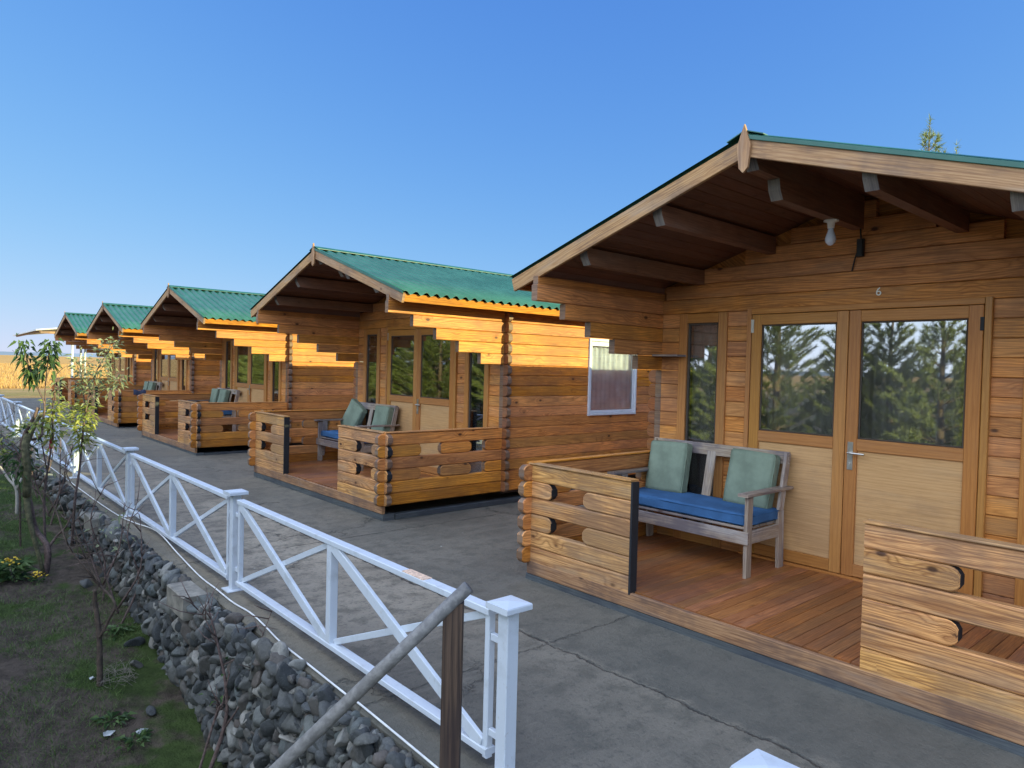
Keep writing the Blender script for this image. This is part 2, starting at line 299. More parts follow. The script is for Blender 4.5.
# ------------------------------------------------------------------ mesh builder
RND = random.Random(7)
class MB:
    def __init__(s): s.v = []; s.f = []; s.uv = []; s.r = []; s.m = []
    def face(s, idx, uv=None, r=0., m=0):
        s.f.append(tuple(idx)); s.uv.extend(uv if uv else [(0, 0)]*len(idx)); s.r.append(r); s.m.append(m)
    def beam(s, a, b, w, h, up=(0, 0, 1), bev=.006, m=0, em=None, taper=(0, 0), r=None, tl=.035, ts=.62):
        """board from a to b (centre line), w across, h along up; taper=(start,end) chamfers the ends"""
        a, b = Vector(a), Vector(b); L = (b-a).length
        if L < 1e-5: return
        ax = (b-a)/L; up = Vector(up); sd = ax.cross(up).normalized(); up = sd.cross(ax).normalized()
        bev = min(bev, w*.3, h*.3); W, H = w/2, h/2
        prof = [(-W+bev, -H), (W-bev, -H), (W, -H+bev), (W, H-bev), (W-bev, H), (-W+bev, H), (-W, H-bev), (-W, -H+bev)]
        if r is None: r = RND.random()
        off = r*53.; st = []
        K = [(0, ts), (tl*.25, ts+(1-ts)*.55), (tl*.6, ts+(1-ts)*.87), (tl, 1)]
        if taper[0]: st += K
        else: st += [(0, 1)]
        if taper[1]: st += [(L-t_, k_) for (t_, k_) in reversed(K)]
        else: st += [(L, 1)]
        base = len(s.v); em = m if em is None else em
        for (t, k) in st:
            for (px, py) in prof: s.v.append(tuple(a+ax*t+sd*px+up*(py*k)))
        per = [0]
        for i in range(8):
            p, q = prof[i], prof[(i+1) % 8]; per.append(per[-1]+math.hypot(q[0]-p[0], q[1]-p[1]))
        for j in range(len(st)-1):
            for i in range(8):
                i2 = (i+1) % 8; A = base+j*8
                u1, u2 = st[j][0]+off, st[j+1][0]+off
                mm = m
                if (taper[0] and j < 3) or (taper[1] and j >= len(st)-4):
                    if i in (0, 1, 4, 5, 7, 3): mm = em if i in (0, 4) else m
                s.face((A+i, A+8+i, A+8+i2, A+i2), [(u1, per[i]+off), (u2, per[i]+off), (u2, per[i+1]+off), (u1, per[i+1]+off)], r, mm)
        for A, rev in ((base, False), (base+(len(st)-1)*8, True)):
            idx = [A+i for i in range(8)]; uv = [(p[0]*.3+off, p[1]+off) for p in prof]
            if rev: idx.reverse(); uv.reverse()
            s.face(idx, uv, r, em)
    def box(s, x0, x1, y0, y1, z0, z1, bev=.004, m=0, axis='auto', r=None):
        d = {'x': x1-x0, 'y': y1-y0, 'z': z1-z0}
        if axis == 'auto': axis = max(d, key=d.get)
        cx, cy, cz = (x0+x1)/2, (y0+y1)/2, (z0+z1)/2
        if axis == 'x': s.beam((x0, cy, cz), (x1, cy, cz), y1-y0, z1-z0, (0, 0, 1), bev, m, r=r)
        elif axis == 'y': s.beam((cx, y0, cz), (cx, y1, cz), x1-x0, z1-z0, (0, 0, 1), bev, m, r=r)
        else: s.beam((cx, cy, z0), (cx, cy, z1), y1-y0, x1-x0, (1, 0, 0), bev, m, r=r)
    def tube(s, pts, rad, n=8, m=0, r=None, cap=True):
        pts = [Vector(p) for p in pts]
        if not isinstance(rad, (list, tuple)): rad = [rad]*len(pts)
        if r is None: r = RND.random()
        base = len(s.v); ln = 0
        t0 = (pts[1]-pts[0]).normalized()
        sd = t0.cross(Vector((0, 0, 1)) if abs(t0.z) < .9 else Vector((1, 0, 0))).normalized()
        for i, p in enumerate(pts):
            if i == 0: t = pts[1]-pts[0]
            elif i == len(pts)-1: t = pts[-1]-pts[-2]
            else: t = pts[i+1]-pts[i-1]
            t.normalize(); sd = (sd-t*sd.dot(t)).normalized(); bn = t.cross(sd)
            for k in range(n):
                a = 2*math.pi*k/n; s.v.append(tuple(p+(sd*math.cos(a)+bn*math.sin(a))*rad[i]))
        for i in range(len(pts)-1):
            l2 = ln+(pts[i+1]-pts[i]).length
            for k in range(n):
                k2 = (k+1) % n; A = base+i*n; c = .02
                s.face((A+k, A+k2, A+n+k2, A+n+k), [(ln+r*9, k*c), (ln+r*9, (k+1)*c), (l2+r*9, (k+1)*c), (l2+r*9, k*c)], r, m)
            ln = l2
        if cap:
            s.face([base+k for k in range(n)][::-1], None, r, m); e = base+(len(pts)-1)*n
            s.face([e+k for k in range(n)], None, r, m)
    def lathe(s, c, prof, n=16, m=0, r=0.):
        base = len(s.v)
        for (rr, z) in prof:
            for k in range(n):
                a = 2*math.pi*k/n; s.v.append((c[0]+rr*math.cos(a), c[1]+rr*math.sin(a), c[2]+z))
        for i in range(len(prof)-1):
            for k in range(n):
                k2 = (k+1) % n; A = base+i*n; s.face((A+k, A+k2, A+n+k2, A+n+k), None, r, m)
    def poly(s, pts, r=0., m=0, uv=None):
        b = len(s.v); s.v += [tuple(p) for p in pts]; s.face(range(b, b+len(pts)), uv, r, m)
    def build(s, name, mats, parent=None, smooth=False):
        me = bpy.data.meshes.new(name); me.from_pydata(s.v, [], s.f)
        uvl = me.uv_layers.new(name='UVMap')
        flat = [c for p in s.uv for c in p]
        uvl.data.foreach_set('uv', flat)
        at = me.attributes.new('rnd', 'FLOAT', 'FACE'); at.data.foreach_set('value', s.r)
        for m in (mats if isinstance(mats, (list, tuple)) else [mats]): me.materials.append(MAT[m] if isinstance(m, str) else m)
        me.polygons.foreach_set('material_index', s.m)
        if smooth: me.polygons.foreach_set('use_smooth', [True]*len(s.f))
        me.update()
        o = bpy.data.objects.new(name, me); COL.objects.link(o)
        if parent: o.parent = parent
        return o

def tag(o, label=None, cat=None, group=None, kind=None):
    if label: o['label'] = label
    if cat: o['category'] = cat
    if group: o['group'] = group
    if kind: o['kind'] = kind
    return o
def empty(name, loc, rz=0.):
    e = bpy.data.objects.new(name, None); COL.objects.link(e); e.location = loc; e.rotation_euler = (0, 0, rz); e.empty_display_size = .2; return e
def copy_tree(o, parent=None, skip=()):
    c = o.copy(); COL.objects.link(c)
    if parent: c.parent = parent
    for ch in list(o.children):
        if ch.name.split('.')[0] not in skip: copy_tree(ch, c, skip)
    return c

# ------------------------------------------------------------------ ground, hills
def gz(y):
    K = [(-8, -.95), (3.5, -.95), (4.4, -.9), (6.3, -.62), (9, -.40), (12, -.22), (16, -.12), (30, -.15), (60, -.45), (90, -.3), (200, -.02), (800, 1.2), (4000, 3.)]
    if y <= K[0][0]: return K[0][1]
    for (a, b), (c, d) in zip(K, K[1:]):
        if y <= c:
            t = (y-a)/(c-a); return b+(d-b)*t
    return K[-1][1]
def axis_vals(lo, hi, dense_lo, dense_hi, step):
    v = []; x = dense_lo
    while x <= dense_hi+1e-6: v.append(x); x += step
    x = dense_lo; st = step
    left = []
    while x > lo: st *= 1.35; x -= st; left.append(max(x, lo))
    x = dense_hi; st = step; right = []
    while x < hi: st *= 1.35; x += st; right.append(min(x, hi))
    return left[::-1]+v+right
xs = axis_vals(-3500, 4000, -2., 2.6, .14); ys = axis_vals(-3000, 4000, 2.6, 14., .14)
def ground_z(x, y):
    z = gz(y) if y < 34 else gz(y)
    if x > 1.95 and y < 34.5: return -.35 if x < 60 else z
    if x < 3 and y < 20:
        z += mnoise.noise(Vector((x*1.3, y*1.3, 0)))*.05+mnoise.noise(Vector((x*5, y*5, 3)))*.018
    elif y > 50: z += mnoise.noise(Vector((x*.03, y*.03, 1)))*.35+mnoise.noise(Vector((x*.3, y*.3, 1)))*.06
    return z
g = MB()
for y in ys:
    for x in xs: g.v.append((x, y, min(ground_z(x, y), -.06) if (x < 80 and y < 34.6) else ground_z(x, y)))
nx = len(xs)
for j in range(len(ys)-1):
    for i in range(nx-1): g.face((j*nx+i, j*nx+i+1, (j+1)*nx+i+1, (j+1)*nx+i))
tag(g.build('ground', 'ground', smooth=True), kind='structure')

hb = MB(); N = 160
for i in range(N+1):
    a = R(-75)+R(150)*i/N; d = 3400
    x, y = math.sin(a)*d, math.cos(a)*d
    hgt = 20+12*mnoise.noise(Vector((i*.07, 0, 0)))+4*mnoise.noise(Vector((i*.4, 1, 0)))
    for dd, z in ((0, -40), (250, hgt*.8), (600, hgt), (1500, -40)):
        hb.v.append((x*(d+dd)/d, y*(d+dd)/d, z))
for i in range(N):
    for k in range(3): hb.face((i*4+k, (i+1)*4+k, (i+1)*4+k+1, i*4+k+1))
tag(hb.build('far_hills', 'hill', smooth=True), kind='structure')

# patio slab: top z=0, left edge x=1.70
p = MB()
p.box(1.70, 14.0, -9.0, 33.5, -.45, 0., bev=.02)
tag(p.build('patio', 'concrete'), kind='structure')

# ------------------------------------------------------------------ retaining wall of loose stones
import bmesh
def stone_shape(seed):
    bm = bmesh.new(); bmesh.ops.create_icosphere(bm, subdivisions=3, radius=1.)
    rq = random.Random(seed*7+1); pls = []
    for _ in range(11):
        pn = Vector((rq.gauss(0, 1), rq.gauss(0, 1), rq.gauss(0, 1))).normalized(); pls.append((pn, rq.uniform(.55, .85)))
    for v in bm.verts:
        n = v.co.normalized()
        q = n*(1+.25*mnoise.noise(n*1.1+Vector((seed*3.7, 0, 0))))
        for _ in range(2):
            for pn, pd in pls:
                e_ = q.dot(pn)-pd
                if e_ > 0: q = q-pn*e_*.93
        q += n*(.05*mnoise.noise(q*4+Vector((0, seed, 0))))
        v.co = q*1.18
    vs_ = [v.co.copy() for v in bm.verts]; fs = [tuple(v.index for v in f.verts) for f in bm.faces]; bm.free(); return vs_, fs
SH = [stone_shape(i) for i in range(16)]
wall = empty('stone_wall', (1.6, 8, -.5)); tag(wall, 'dry stone retaining wall of grey river cobbles below the concrete edge', 'stone wall')
st = MB(); rs = random.Random(3)
def add_stone(c, sc, rot):
    vs_, fs = rs.choice(SH); b = len(st.v); rr = rs.random()
    Mx = rot.to_matrix()
    for v in vs_:
        q = Mx @ Vector((v.x*sc[0], v.y*sc[1], v.z*sc[2])); st.v.append((c[0]+q.x-1.6, c[1]+q.y-8, c[2]+q.z+.5))
    for f in fs: st.face([b+i for i in f], None, rr, 0)
from mathutils import Euler
y = 2.0
POSTS_Y = [2.10, 5.15, 8.24, 11.25, 14.4]
while y < 26:
    zb = gz(y)-.12
    step = .046 if y < 9 else (.09 if y < 14 else .17)
    z = zb
    while z < -.02:
        fr = (z-zb)/max(.2, -zb)
        bx = 1.645-.025*(1-fr)
        s0 = rs.choice((.026, .032, .038, .043, .049, .056, .064, .078))*(1 if y < 14 else 1.5)
        if z > -.24 and any(py+.0 < y < py+.46 for py in POSTS_Y[1:3]):
            z += step; continue
        add_stone((bx+rs.uniform(-.045, .035), y+rs.uniform(-.045, .045), z+rs.uniform(-.02, .02)),
                  (s0*rs.uniform(.6, 1.), s0*rs.uniform(.8, 1.5), s0*rs.uniform(.4, .85)),
                  Euler((rs.uniform(-1.5, 1.5), rs.uniform(-.8, .8), rs.uniform(-.9, .9))))
        z += step*rs.uniform(.72, 1.05)
    z = zb+.02
    while z < -.04:      # deeper layer closing the gaps
        add_stone((1.675, y+rs.uniform(-.04, .04), z), (.04, .055, .04), Euler((rs.uniform(-1.5, 1.5), 0, rs.uniform(-.9, .9)))); z += .07
    # a few loose stones at the foot
    if rs.random() < .10 and y < 12:
        s0 = rs.uniform(.03, .06)
        add_stone((1.48-rs.random()*.22, y, gz(y)+.01), (s0, s0*1.3, s0*.7), Euler((rs.random(), rs.random(), rs.random()*3)))
    y += step
wo = st.build('stones', 'stone', wall, smooth=True)
for pl in wo.data.polygons: pass
cr = MB()
for i in range(24):
    y0 = 1.9+i*1.; cr.box(1.665-1.6, 1.697-1.6, y0-8, y0+1-8, gz(y0)-.25+.5, -.035+.5, bev=.004)
cr.build('mortar_core', plain('dark_mortar', (.03, .028, .024), .95, 0, .3, 14., .6), wall)

# ------------------------------------------------------------------ fence
FX = 1.868
POSTS = [2.10, 5.15, 8.24, 11.25, 14.4, 17.55, 20.7, 23.85, 27.]
def make_post(yy, where):
    e = empty('fence_post', (FX, yy, 0)); q = MB()
    q.box(-.031, .031, -.031, .031, .008, .715, bev=.003, axis='z'); q.build('shaft', 'white', e)
    q = MB(); b = .068
    q.box(-b, b, -b, b, .702, .728, bev=.004)
    base = len(q.v)
    q.v += [(-b+.002, -b+.002, .728), (b-.002, -b+.002, .728), (b-.002, b-.002, .728), (-b+.002, b-.002, .728), (0, 0, .736)]
    for i in range(4): q.face((base+i, base+(i+1) % 4, base+4))
    q.build('cap', 'white', e)
    q = MB(); q.box(-.07, .07, -.07, .07, 0., .008, bev=.002); q.build('base_plate', 'white', e)
    tag(e, where, 'fence post', 'white fence posts along the patio edge'); return e
ORD = ['nearest', 'second', 'third', 'fourth', 'fifth', 'sixth', 'seventh', 'eighth', 'farthest']
for i, yy in enumerate(POSTS):
    lab = ['white capped fence post nearest the camera, beside the leaning grey pipe',
           'second white capped fence post from the near end, standing by the grey concrete block',
           'third white capped fence post from the near end, opposite the third cabin',
           'fourth white capped fence post from the near end, seen through the leafy saplings',
           'fifth white capped fence post from the near end, behind the reddish sapling stem',
           'sixth white capped fence post from the near end of the row',
           'seventh white capped fence post from the near end of the row',
           'second farthest white capped fence post of the row',
           'farthest white capped fence post of the row, nearest the dry field'][i]
    make_post(yy, lab)
make_post_gap = empty('fence_post', (1.70, .885, -.07))
for ch in [o for o in COL.objects if o.parent and o.parent.name == 'fence_post']:
    c = ch.copy(); COL.objects.link(c); c.parent = make_post_gap
tag(make_post_gap, 'white fence post showing only its square cap at the bottom edge', 'fence post', 'white fence posts along the patio edge')

def make_panel(y0, y1, label):
    """panel between posts at y0 (near) and y1 (far)"""
    e = empty('braced_fence', (FX, y0, 0)); L = y1-y0; a, b = .115, L-.115
    zt, zb = .665, .075
    def P(nm, *args, **k):
        q = MB(); q.beam(*args, **k); return q.build(nm, 'white', e)
    P('top_rail', (0, a-.02, zt), (0, b+.02, zt), .055, .03, bev=.003)
    P('bottom_rail', (0, a-.02, zb), (0, b+.02, zb), .055, .03, bev=.003)
    for yy in (a, b): P('stile', (0, yy, zb-.03), (0, yy, zt-.016), .034, .03, up=(0, 1, 0), bev=.003)
    mid = L/2
    P('middle_stile', (0, mid, zb+.016), (0, mid, zt-.016), .05, .05, up=(0, 1, 0), bev=.003)
    for (p0, p1) in ((a+.02, mid-.03), (mid+.03, b-.02)):
        P('wide_brace', (-.012, p0, zb+.02), (-.012, p1, zt-.02), .022, .06, up=(0, -1, 1), bev=.002)
        P('thin_brace', (.012, p1, zb+.02), (.012, p0, zt-.02), .022, .034, up=(0, 1, 1), bev=.002)
    for yy0, yy1 in ((.032, a-.018), (b+.018, L-.032)):
        for zz in (.16, .56): P('spacer', (0, yy0, zz), (0, yy1, zz), .022, .03, bev=.002)
    tag(e, label, 'fence panel', 'white cross-braced fence panels'); return e
labs = ['nearest white cross-braced fence panel, behind the leaning pipe',
        'second white cross-braced fence panel from the near end, between the second and third posts',
        'third white cross-braced fence panel from the near end, partly caught by sunlight',
        'fourth white cross-braced fence panel from the near end, behind the leafy saplings',
        'fifth white cross-braced fence panel from the near end',
        'sixth white cross-braced fence panel from the near end',
        'second farthest white cross-braced fence panel',
        'farthest white cross-braced fence panel, nearest the dry field']
for i in range(8):
    pn = make_panel(POSTS[i], POSTS[i+1], labs[i])
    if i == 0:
        q = MB(); q.beam((0, .58, .6815), (0, .76, .6815), .052, .004, bev=.001); q.build('worn_patch', 'rust', pn)  # small pale orange patch on the nearest top rail
# far end of the fence turning along the patio end
# concrete piers under posts
for i, yy in enumerate(POSTS[1:3]):
    q = MB(); q.box(1.52, 1.697, yy+.02, yy+.42, -.17, -.004, bev=.008, axis='y')
    o = q.build('concrete_block', 'pier')
    tag(o, ['grey concrete block on top of the stone wall by the second fence post', 'grey concrete block on the stone wall by the third fence post',
            'grey concrete block on the stone wall by the fourth fence post', 'grey concrete block on the stone wall by the fifth fence post'][i], 'concrete block', 'concrete blocks at the wall top')
# white cable on the slab edge
q = MB(); cb = [(1.66, 1.6, .012), (1.69, 2.36, .012), (1.71, 2.99, .012), (1.705, 3.12, .013), (1.715, 3.6, .011), (1.72, 3.96, .012), (1.75, 4.3, .012), (1.765, 4.57, .012), (1.745, 4.83, .014), (1.755, 5.2, .012), (1.76, 5.59, .012), (1.80, 6.3, .03), (1.85, 7.13, .05), (1.80, 7.8, .02), (1.76, 8.4, .012), (1.74, 10, .012), (1.74, 14, .012)]
def spline(pts, n=6):
    out = []
    P = [Vector(x) for x in pts]; P = [P[0]*2-P[1]]+P+[P[-1]*2-P[-2]]
    for i in range(1, len(P)-2):
        for k in range(n):
            t = k/n; a, b, c, d = P[i-1], P[i], P[i+1], P[i+2]
            out.append(.5*((2*b)+(c-a)*t+(2*a-5*b+4*c-d)*t*t+(3*b-a-3*c+d)*t**3))
    out.append(P[-2]); return out
q.tube(spline(cb), .0055, 6); tag(q.build('cable', 'cable', smooth=True), 'thin white cable running along the concrete edge below the fence', 'cable')
# leaning pipe and old board
rail = empty('handrail', (1.0, 1.36, -.95)); tag(rail, 'old grey pipe handrail sloping down from the top of a dark weathered wooden post', 'handrail')
q = MB(); a0 = Vector((1.045, 1.325, 1.145)); a1 = Vector((.70, 1.62, .69)); dv = (a1-a0)
q.tube([a0-rail.location, a0+dv*.5-rail.location, a1-rail.location, a0+dv*2.6-rail.location], [.0165]*4, 16); q.build('pipe', 'wornmetal', rail, smooth=True)
q = MB(); q.beam((1.022-1.0, 1.352-1.36, -.02), (1.022-1.0, 1.352-1.36, 2.055), .05, .028, up=(.66, .75, 0), bev=.003); q.build('post', 'darkboard', rail)

# ------------------------------------------------------------------ cabin
W, WR, XW, RL = 1.793, 2.084, 1.61, 8.0     # half width, roof half width, front wall x, roof length
SL = (3.105-2.43)/2.084                      # slope
def roof_z(y): return 3.105-abs(y)*SL        # top of roof boards
LOG = .13; LT = .066
def rowz(k): return .16+LOG*k
def logrow(q, a, b, m=0, em=1, t=(0, 0), w=LT, h=LOG-.003, **k): q.beam(a, b, w, h, m=m, em=em, taper=t, bev=.009, **k)

def pane(q, x0, x1, y0, y1, z0, z1): q.box(x0, x1, y0, y1, z0, z1, bev=.0005)

def curtain(parent, y0, y1, z0, z1, x, along='y', mat='curtain'):
    q = MB(); n = int((y1-y0)/.012); base = 0
    for j, zz in enumerate((z0, z1)):
        for i in range(n+1):
            t = y0+(y1-y0)*i/n; d = (.022*math.sin(t*58+1.3*math.sin(t*9))+.01*math.sin(t*23))*(1 if along == 'y' else .6)
            q.v.append((x+d, t, zz) if along == 'y' else (t, x+d, zz))
    for i in range(n): q.face((i, i+1, n+1+i+1, n+1+i))
    return q.build('curtain', mat, parent, smooth=True)

def frame_rect(q, x0, x1, y0, y1, z0, z1, w, wb=None):
    wb = wb or w
    q.box(x0, x1, y0, y0+w, z0, z1, bev=.004, axis='z'); q.box(x0, x1, y1-w, y1, z0, z1, bev=.004, axis='z')
    q.box(x0, x1, y0+w, y1-w, z1-w, z1, bev=.004, axis='y'); q.box(x0, x1, y0+w, y1-w, z0, z0+wb, bev=.004, axis='y')

def make_cabin():
    c = empty('cabin', (0, 0, 0))
    # base skids
    q = MB(); q.box(-.028, .11, -W-.02, W+.02, .0, .068, axis='y'); q.box(.12, RL-.5, W-.07, W+.03, .0, .06, axis='x'); q.box(.12, RL-.5, -W-.03, -W+.07, .0, .06, axis='x')
    q.build('base_beam', 'skid', c)
    # porch floor
    fl = MB(); n = 40; bw = (2*W-.08)/n
    for i in range(n):
        y0 = -W+.04+i*bw; fl.box(.02, XW-.03, y0+.0015, y0+bw-.0015, .15, .178, bev=.003, axis='x')
    fl.build('porch_floor', 'deck', c)
    fl = MB(); fl.box(-.035, .0, -W-.0, W+.0, .072, .176, bev=.004, axis='y'); fl.build('sill_board', 'sill', c)
    # front rails with stub logs
    for s in (1, -1):
        q = MB(); o0, o1 = .77, W+.085
        for k in range(6):
            z = rowz(k)+LOG/2
            if k in (2, 4):
                segs = [((W+.085 if s < 0 else W-.0), 1.54, 0, 1), (1.21, .77, 1, 0)]
            else: segs = [((W+.085 if s < 0 else W-.0), .77, 0, 0)]
            for (ya, yb, ta, tb) in segs:
                r_ = RND.random()
                logrow(q, (0, s*ya, z), (0, s*yb, z), em=1 if (ta or tb) else 2, t=((1 if ya > W+.01 else ta), tb), tl=.05, ts=.42, r=r_)
        q.box(-.045, .045, *(sorted((s*.765, s*(W+.0)))), .943, .955, bev=.003, axis='y')
        o = q.build('porch_front_rail', ['pale', 'black', 'end'], c)
        if s > 0: q = MB(); q.box(-.037, .037, *(sorted((s*.752, s*.7685))), .165, .94, bev=.002, axis='z'); q.build('end_trim', 'black', o)
    # side rails + corbels + side walls
    for s in (1, -1):
        q = MB(); ys_ = s*W
        for k in range(6):
            z = rowz(k)+LOG/2
            if k in (2, 4): segs = [(-.12, .43, 1, 1), (.70, 1.14, 1, 1), (1.35, XW, 1, 0)]
            else: segs = [(-.12, XW, 1, 0)]
            for (xa, xb, ta, tb) in segs: logrow(q, (xa, ys_, z+.0015), (xb, ys_, z+.0015), t=(ta, tb), tl=.045, ts=.45)
        q.box(-.03, XW-.05, ys_-.042, ys_+.042, .9445, .957, bev=.003, axis='x')
        o = q.build('porch_side_rail', ['stain', 'end'], c)
        # wall of the body and corbelled brackets
        q = MB()
        for k in range(17):
            z = rowz(k)+LOG/2; h = LOG-.003
            if k < 12: xs_ = XW+.0
            else: xs_ = 1.60-.32*(k-11)
            if k == 12: xs_ = 1.25
            elif k == 13: xs_ = .92
            elif k == 14: xs_ = .60
            elif k == 15: xs_ = .29
            elif k == 16: xs_ = -.03
            win = s < 0 and 7 <= k <= 14
            spans = [(xs_, RL-.5)]
            if win: spans = [(xs_, 3.14), (4.17, RL-.5)]
            for i, (xa, xb) in enumerate(spans):
                t0 = 1 if (k >= 12 and i == 0) else 0
                if k >= 12 and i == 0:      # plain cut bracket end, slightly rounded
                    q.beam((xa, ys_, z), (xb, ys_, z), LT, h, m=0, em=1, bev=.006)
                else: q.beam((xa, ys_, z), (xb, ys_, z), LT, h, m=0, em=1, bev=.006)
        # wedge row under the roof
        q.beam((-.02, ys_, 2.40), (RL-.5, ys_, 2.40), LT-.01, .075, m=0, em=1)
        o = q.build('side_wall', ['stain', 'end'], c)
        if s < 0:
            wdw = MB()
            X0, X1, Z0, Z1 = 3.14, 4.17, 1.055, 2.115
            yy0, yy1 = ys_-.055, ys_-.005
            wdw.box(X0, X0+.035, yy0, yy1, Z0, Z1, axis='z'); wdw.box(X1-.035, X1, yy0, yy1, Z0, Z1, axis='z')
            wdw.box(X0+.035, X1-.035, yy0, yy1, Z1-.035, Z1, axis='x'); wdw.box(X0+.035, X1-.035, yy0, yy1, Z0, Z0+.035, axis='x')
            wf = wdw.build('side_window', 'white', c)
            q = MB(); f2 = .07
            q.box(X0+.037, X0+f2, yy0+.02, yy1, Z0+.037, Z1-.037, axis='z'); q.box(X1-f2, X1-.037, yy0+.02, yy1, Z0+.037, Z1-.037, axis='z')
            q.box(X0+f2, X1-f2, yy0+.02, yy1, Z1-.10, Z1-.037, axis='x'); q.box(X0+f2, X1-f2, yy0+.02, yy1, Z0+.037, Z0+f2, axis='x')
            q.build('sash', 'white', wf)
            q = MB(); q.box(X0+f2, X1-f2, yy0+.032, yy0+.038, Z0+f2, Z1-.10, bev=.0005); q.build('pane', 'glass_clear', wf)
            curtain(wf, X0+.05, X1-.05, Z0+.05, Z1-.06, ys_+.018, 'x', 'net')
        # corner post of crossed log ends (front-wall logs sticking out past the side wall)
        q = MB()
        for k in range(17):
            z = rowz(k)+LOG/2+.0
            logrow(q, (XW+.033, s*(W+.034), z), (XW+.033, s*(W+.115), z), t=(0, 1), tl=.045, ts=.45)
        q.build('corner_log_ends', ['corner', 'end'], c)
        q = MB()
        for k in range(17):
            z = rowz(k)+LOG/2
            logrow(q, (RL-.70, s*(W+.034), z), (RL-.70, s*(W+.115), z), t=(0, 1), tl=.045, ts=.45)
        q.build('corner_log_ends', ['corner', 'end'], c)
    # front wall: logs with openings
    q = MB(); OP = [(-1.56, -1.07, .16, 2.24), (-.89, .87, .16, 2.24), (1.07, 1.56, .16, 2.24)]
    xa = XW+.033
    for k in range(23):
        z0 = rowz(k); z1 = z0+LOG; zc = z0+LOG/2
        lim = W-.034
        if z1 > 2.39:
            lim = min(lim, (3.105-.045-z1)/SL)
            if lim < .1: continue
        cuts = [(-lim, lim)]
        if z0 < 2.23:
            cuts = []; cur = -lim
            for (a, b, *_r) in OP: cuts.append((cur, a)); cur = b
            cuts.append((cur, lim))
        for (a, b) in cuts:
            q.beam((xa, a, zc), (xa, b, zc), LT, LOG-.003, bev=.005, m=0, em=0)
    # closing triangle behind stepped gable logs
    b = len(q.v); q.v += [(xa+.02, -W, 2.2), (xa+.02, W, 2.2), (xa+.02, W, roof_z(W)-.03), (xa+.02, 0, 3.07), (xa+.02, -W, roof_z(W)-.03)]
    q.face((b, b+1, b+2, b+3, b+4), [(0, 0), (3.6, 0), (3.6, .1), (1.8, .8), (0, .1)], .3, 0)
    q.build('front_wall', ['front', 'end'], c)
    # back wall
    q = MB(); xb = RL-.70
    for k in range(23):
        z0 = rowz(k); z1 = z0+LOG; lim = W-.034
        if z1 > 2.39: lim = min(lim, (3.105-.045-z1)/SL)
        if lim < .1: continue
        q.beam((xb, -lim, z0+LOG/2), (xb, lim, z0+LOG/2), LT, LOG-.003, bev=.009)
    b = len(q.v); q.v += [(xb-.02, -W, 2.2), (xb-.02, W, 2.2), (xb-.02, W, roof_z(W)-.03), (xb-.02, 0, 3.07), (xb-.02, -W, roof_z(W)-.03)]
    q.face((b, b+1, b+2, b+3, b+4), None, .3, 0)
    q.build('back_wall', ['stain', 'end'], c)
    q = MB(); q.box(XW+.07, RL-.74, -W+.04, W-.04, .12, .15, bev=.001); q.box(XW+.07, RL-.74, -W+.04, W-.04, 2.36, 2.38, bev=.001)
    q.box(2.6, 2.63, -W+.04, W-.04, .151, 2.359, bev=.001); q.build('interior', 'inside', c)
    # narrow windows
    for s in (1, -1):
        a, b = sorted((s*1.07, s*1.56)); q = MB()
        frame_rect(q, XW-.022, XW+.04, a, b, .165, 2.235, .085, .10)
        wn = q.build('narrow_window', 'honey', c)
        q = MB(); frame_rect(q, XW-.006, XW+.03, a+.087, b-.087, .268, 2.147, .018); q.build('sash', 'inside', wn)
        q = MB(); q.box(XW+.008, XW+.014, a+.105, b-.105, .286, 2.129, bev=.0005); q.build('pane', 'glass', wn)
        curtain(wn, a+.06, b-.06, .2, 2.15, XW+.12)
    # double door
    q = MB(); q.box(XW-.03, XW+.04, -.89, -.845, .17, 2.25, axis='z'); q.box(XW-.03, XW+.04, .835, .875, .17, 2.25, axis='z')
    q.box(XW-.03, XW+.04, -.843, .833, 2.205, 2.25, axis='y'); q.box(XW-.05, XW+.04, -.89, .875, .155, .195, axis='y')
    df = q.build('door_frame', 'honey', c)
    for s, (a, b) in ((1, (.035, .83)), (-1, (-.84, .03))):
        q = MB(); x0, x1 = XW-.025, XW+.02; sw = .088
        if s < 0: a, b = -.84, .03
        z0, z1 = .20, 2.2
        q.box(x0, x1, a, a+sw, z0, z1, axis='z'); q.box(x0, x1, b-sw, b, z0, z1, axis='z')
        q.box(x0, x1, a+sw, b-sw, z1-.085, z1, axis='y'); q.box(x0, x1, a+sw, b-sw, 1.145, 1.235, axis='y'); q.box(x0, x1, a+sw, b-sw, z0, z0+.09, axis='y')
        d = q.build('door', 'honey', c)
        q = MB(); frame_rect(q, x0+.008, x0+.03, a+sw+.001, b-sw-.001, 1.236, 2.114, .012); q.build('glazing_bead', 'inside', d)
        q = MB(); q.box(x0+.015, x0+.021, a+sw+.012, b-sw-.012, 1.248, 2.102, bev=.0005); q.build('pane', 'glass', d)
        q = MB(); q.box(x0+.018, x0+.028, a+sw, b-sw, z0+.09, 1.145, bev=.001, axis='y'); q.build('plywood_panel', 'ply', d)
        if s < 0:
            q = MB(); q.box(x0-.006, x0-.001, b-.062, b-.022, 1.00, 1.21, bev=.001, axis='z')
            q.tube([(x0-.003, b-.042, 1.13), (x0-.045, b-.042, 1.13), (x0-.047, b-.06, 1.13), (x0-.047, b-.16, 1.128)], .008, 8)
            q.lathe((x0-.01, b-.042, 1.04), [(.0, 0), (.008, 0), (.008, .012), (0, .012)], 8)
            q.build('handle', 'metal', d)
            q = MB(); q.box(x0-.006, x0-.001, a-.005, a+.018, 2.03, 2.12, bev=.001, axis='z'); q.build('hinge', 'black', d)
        else:
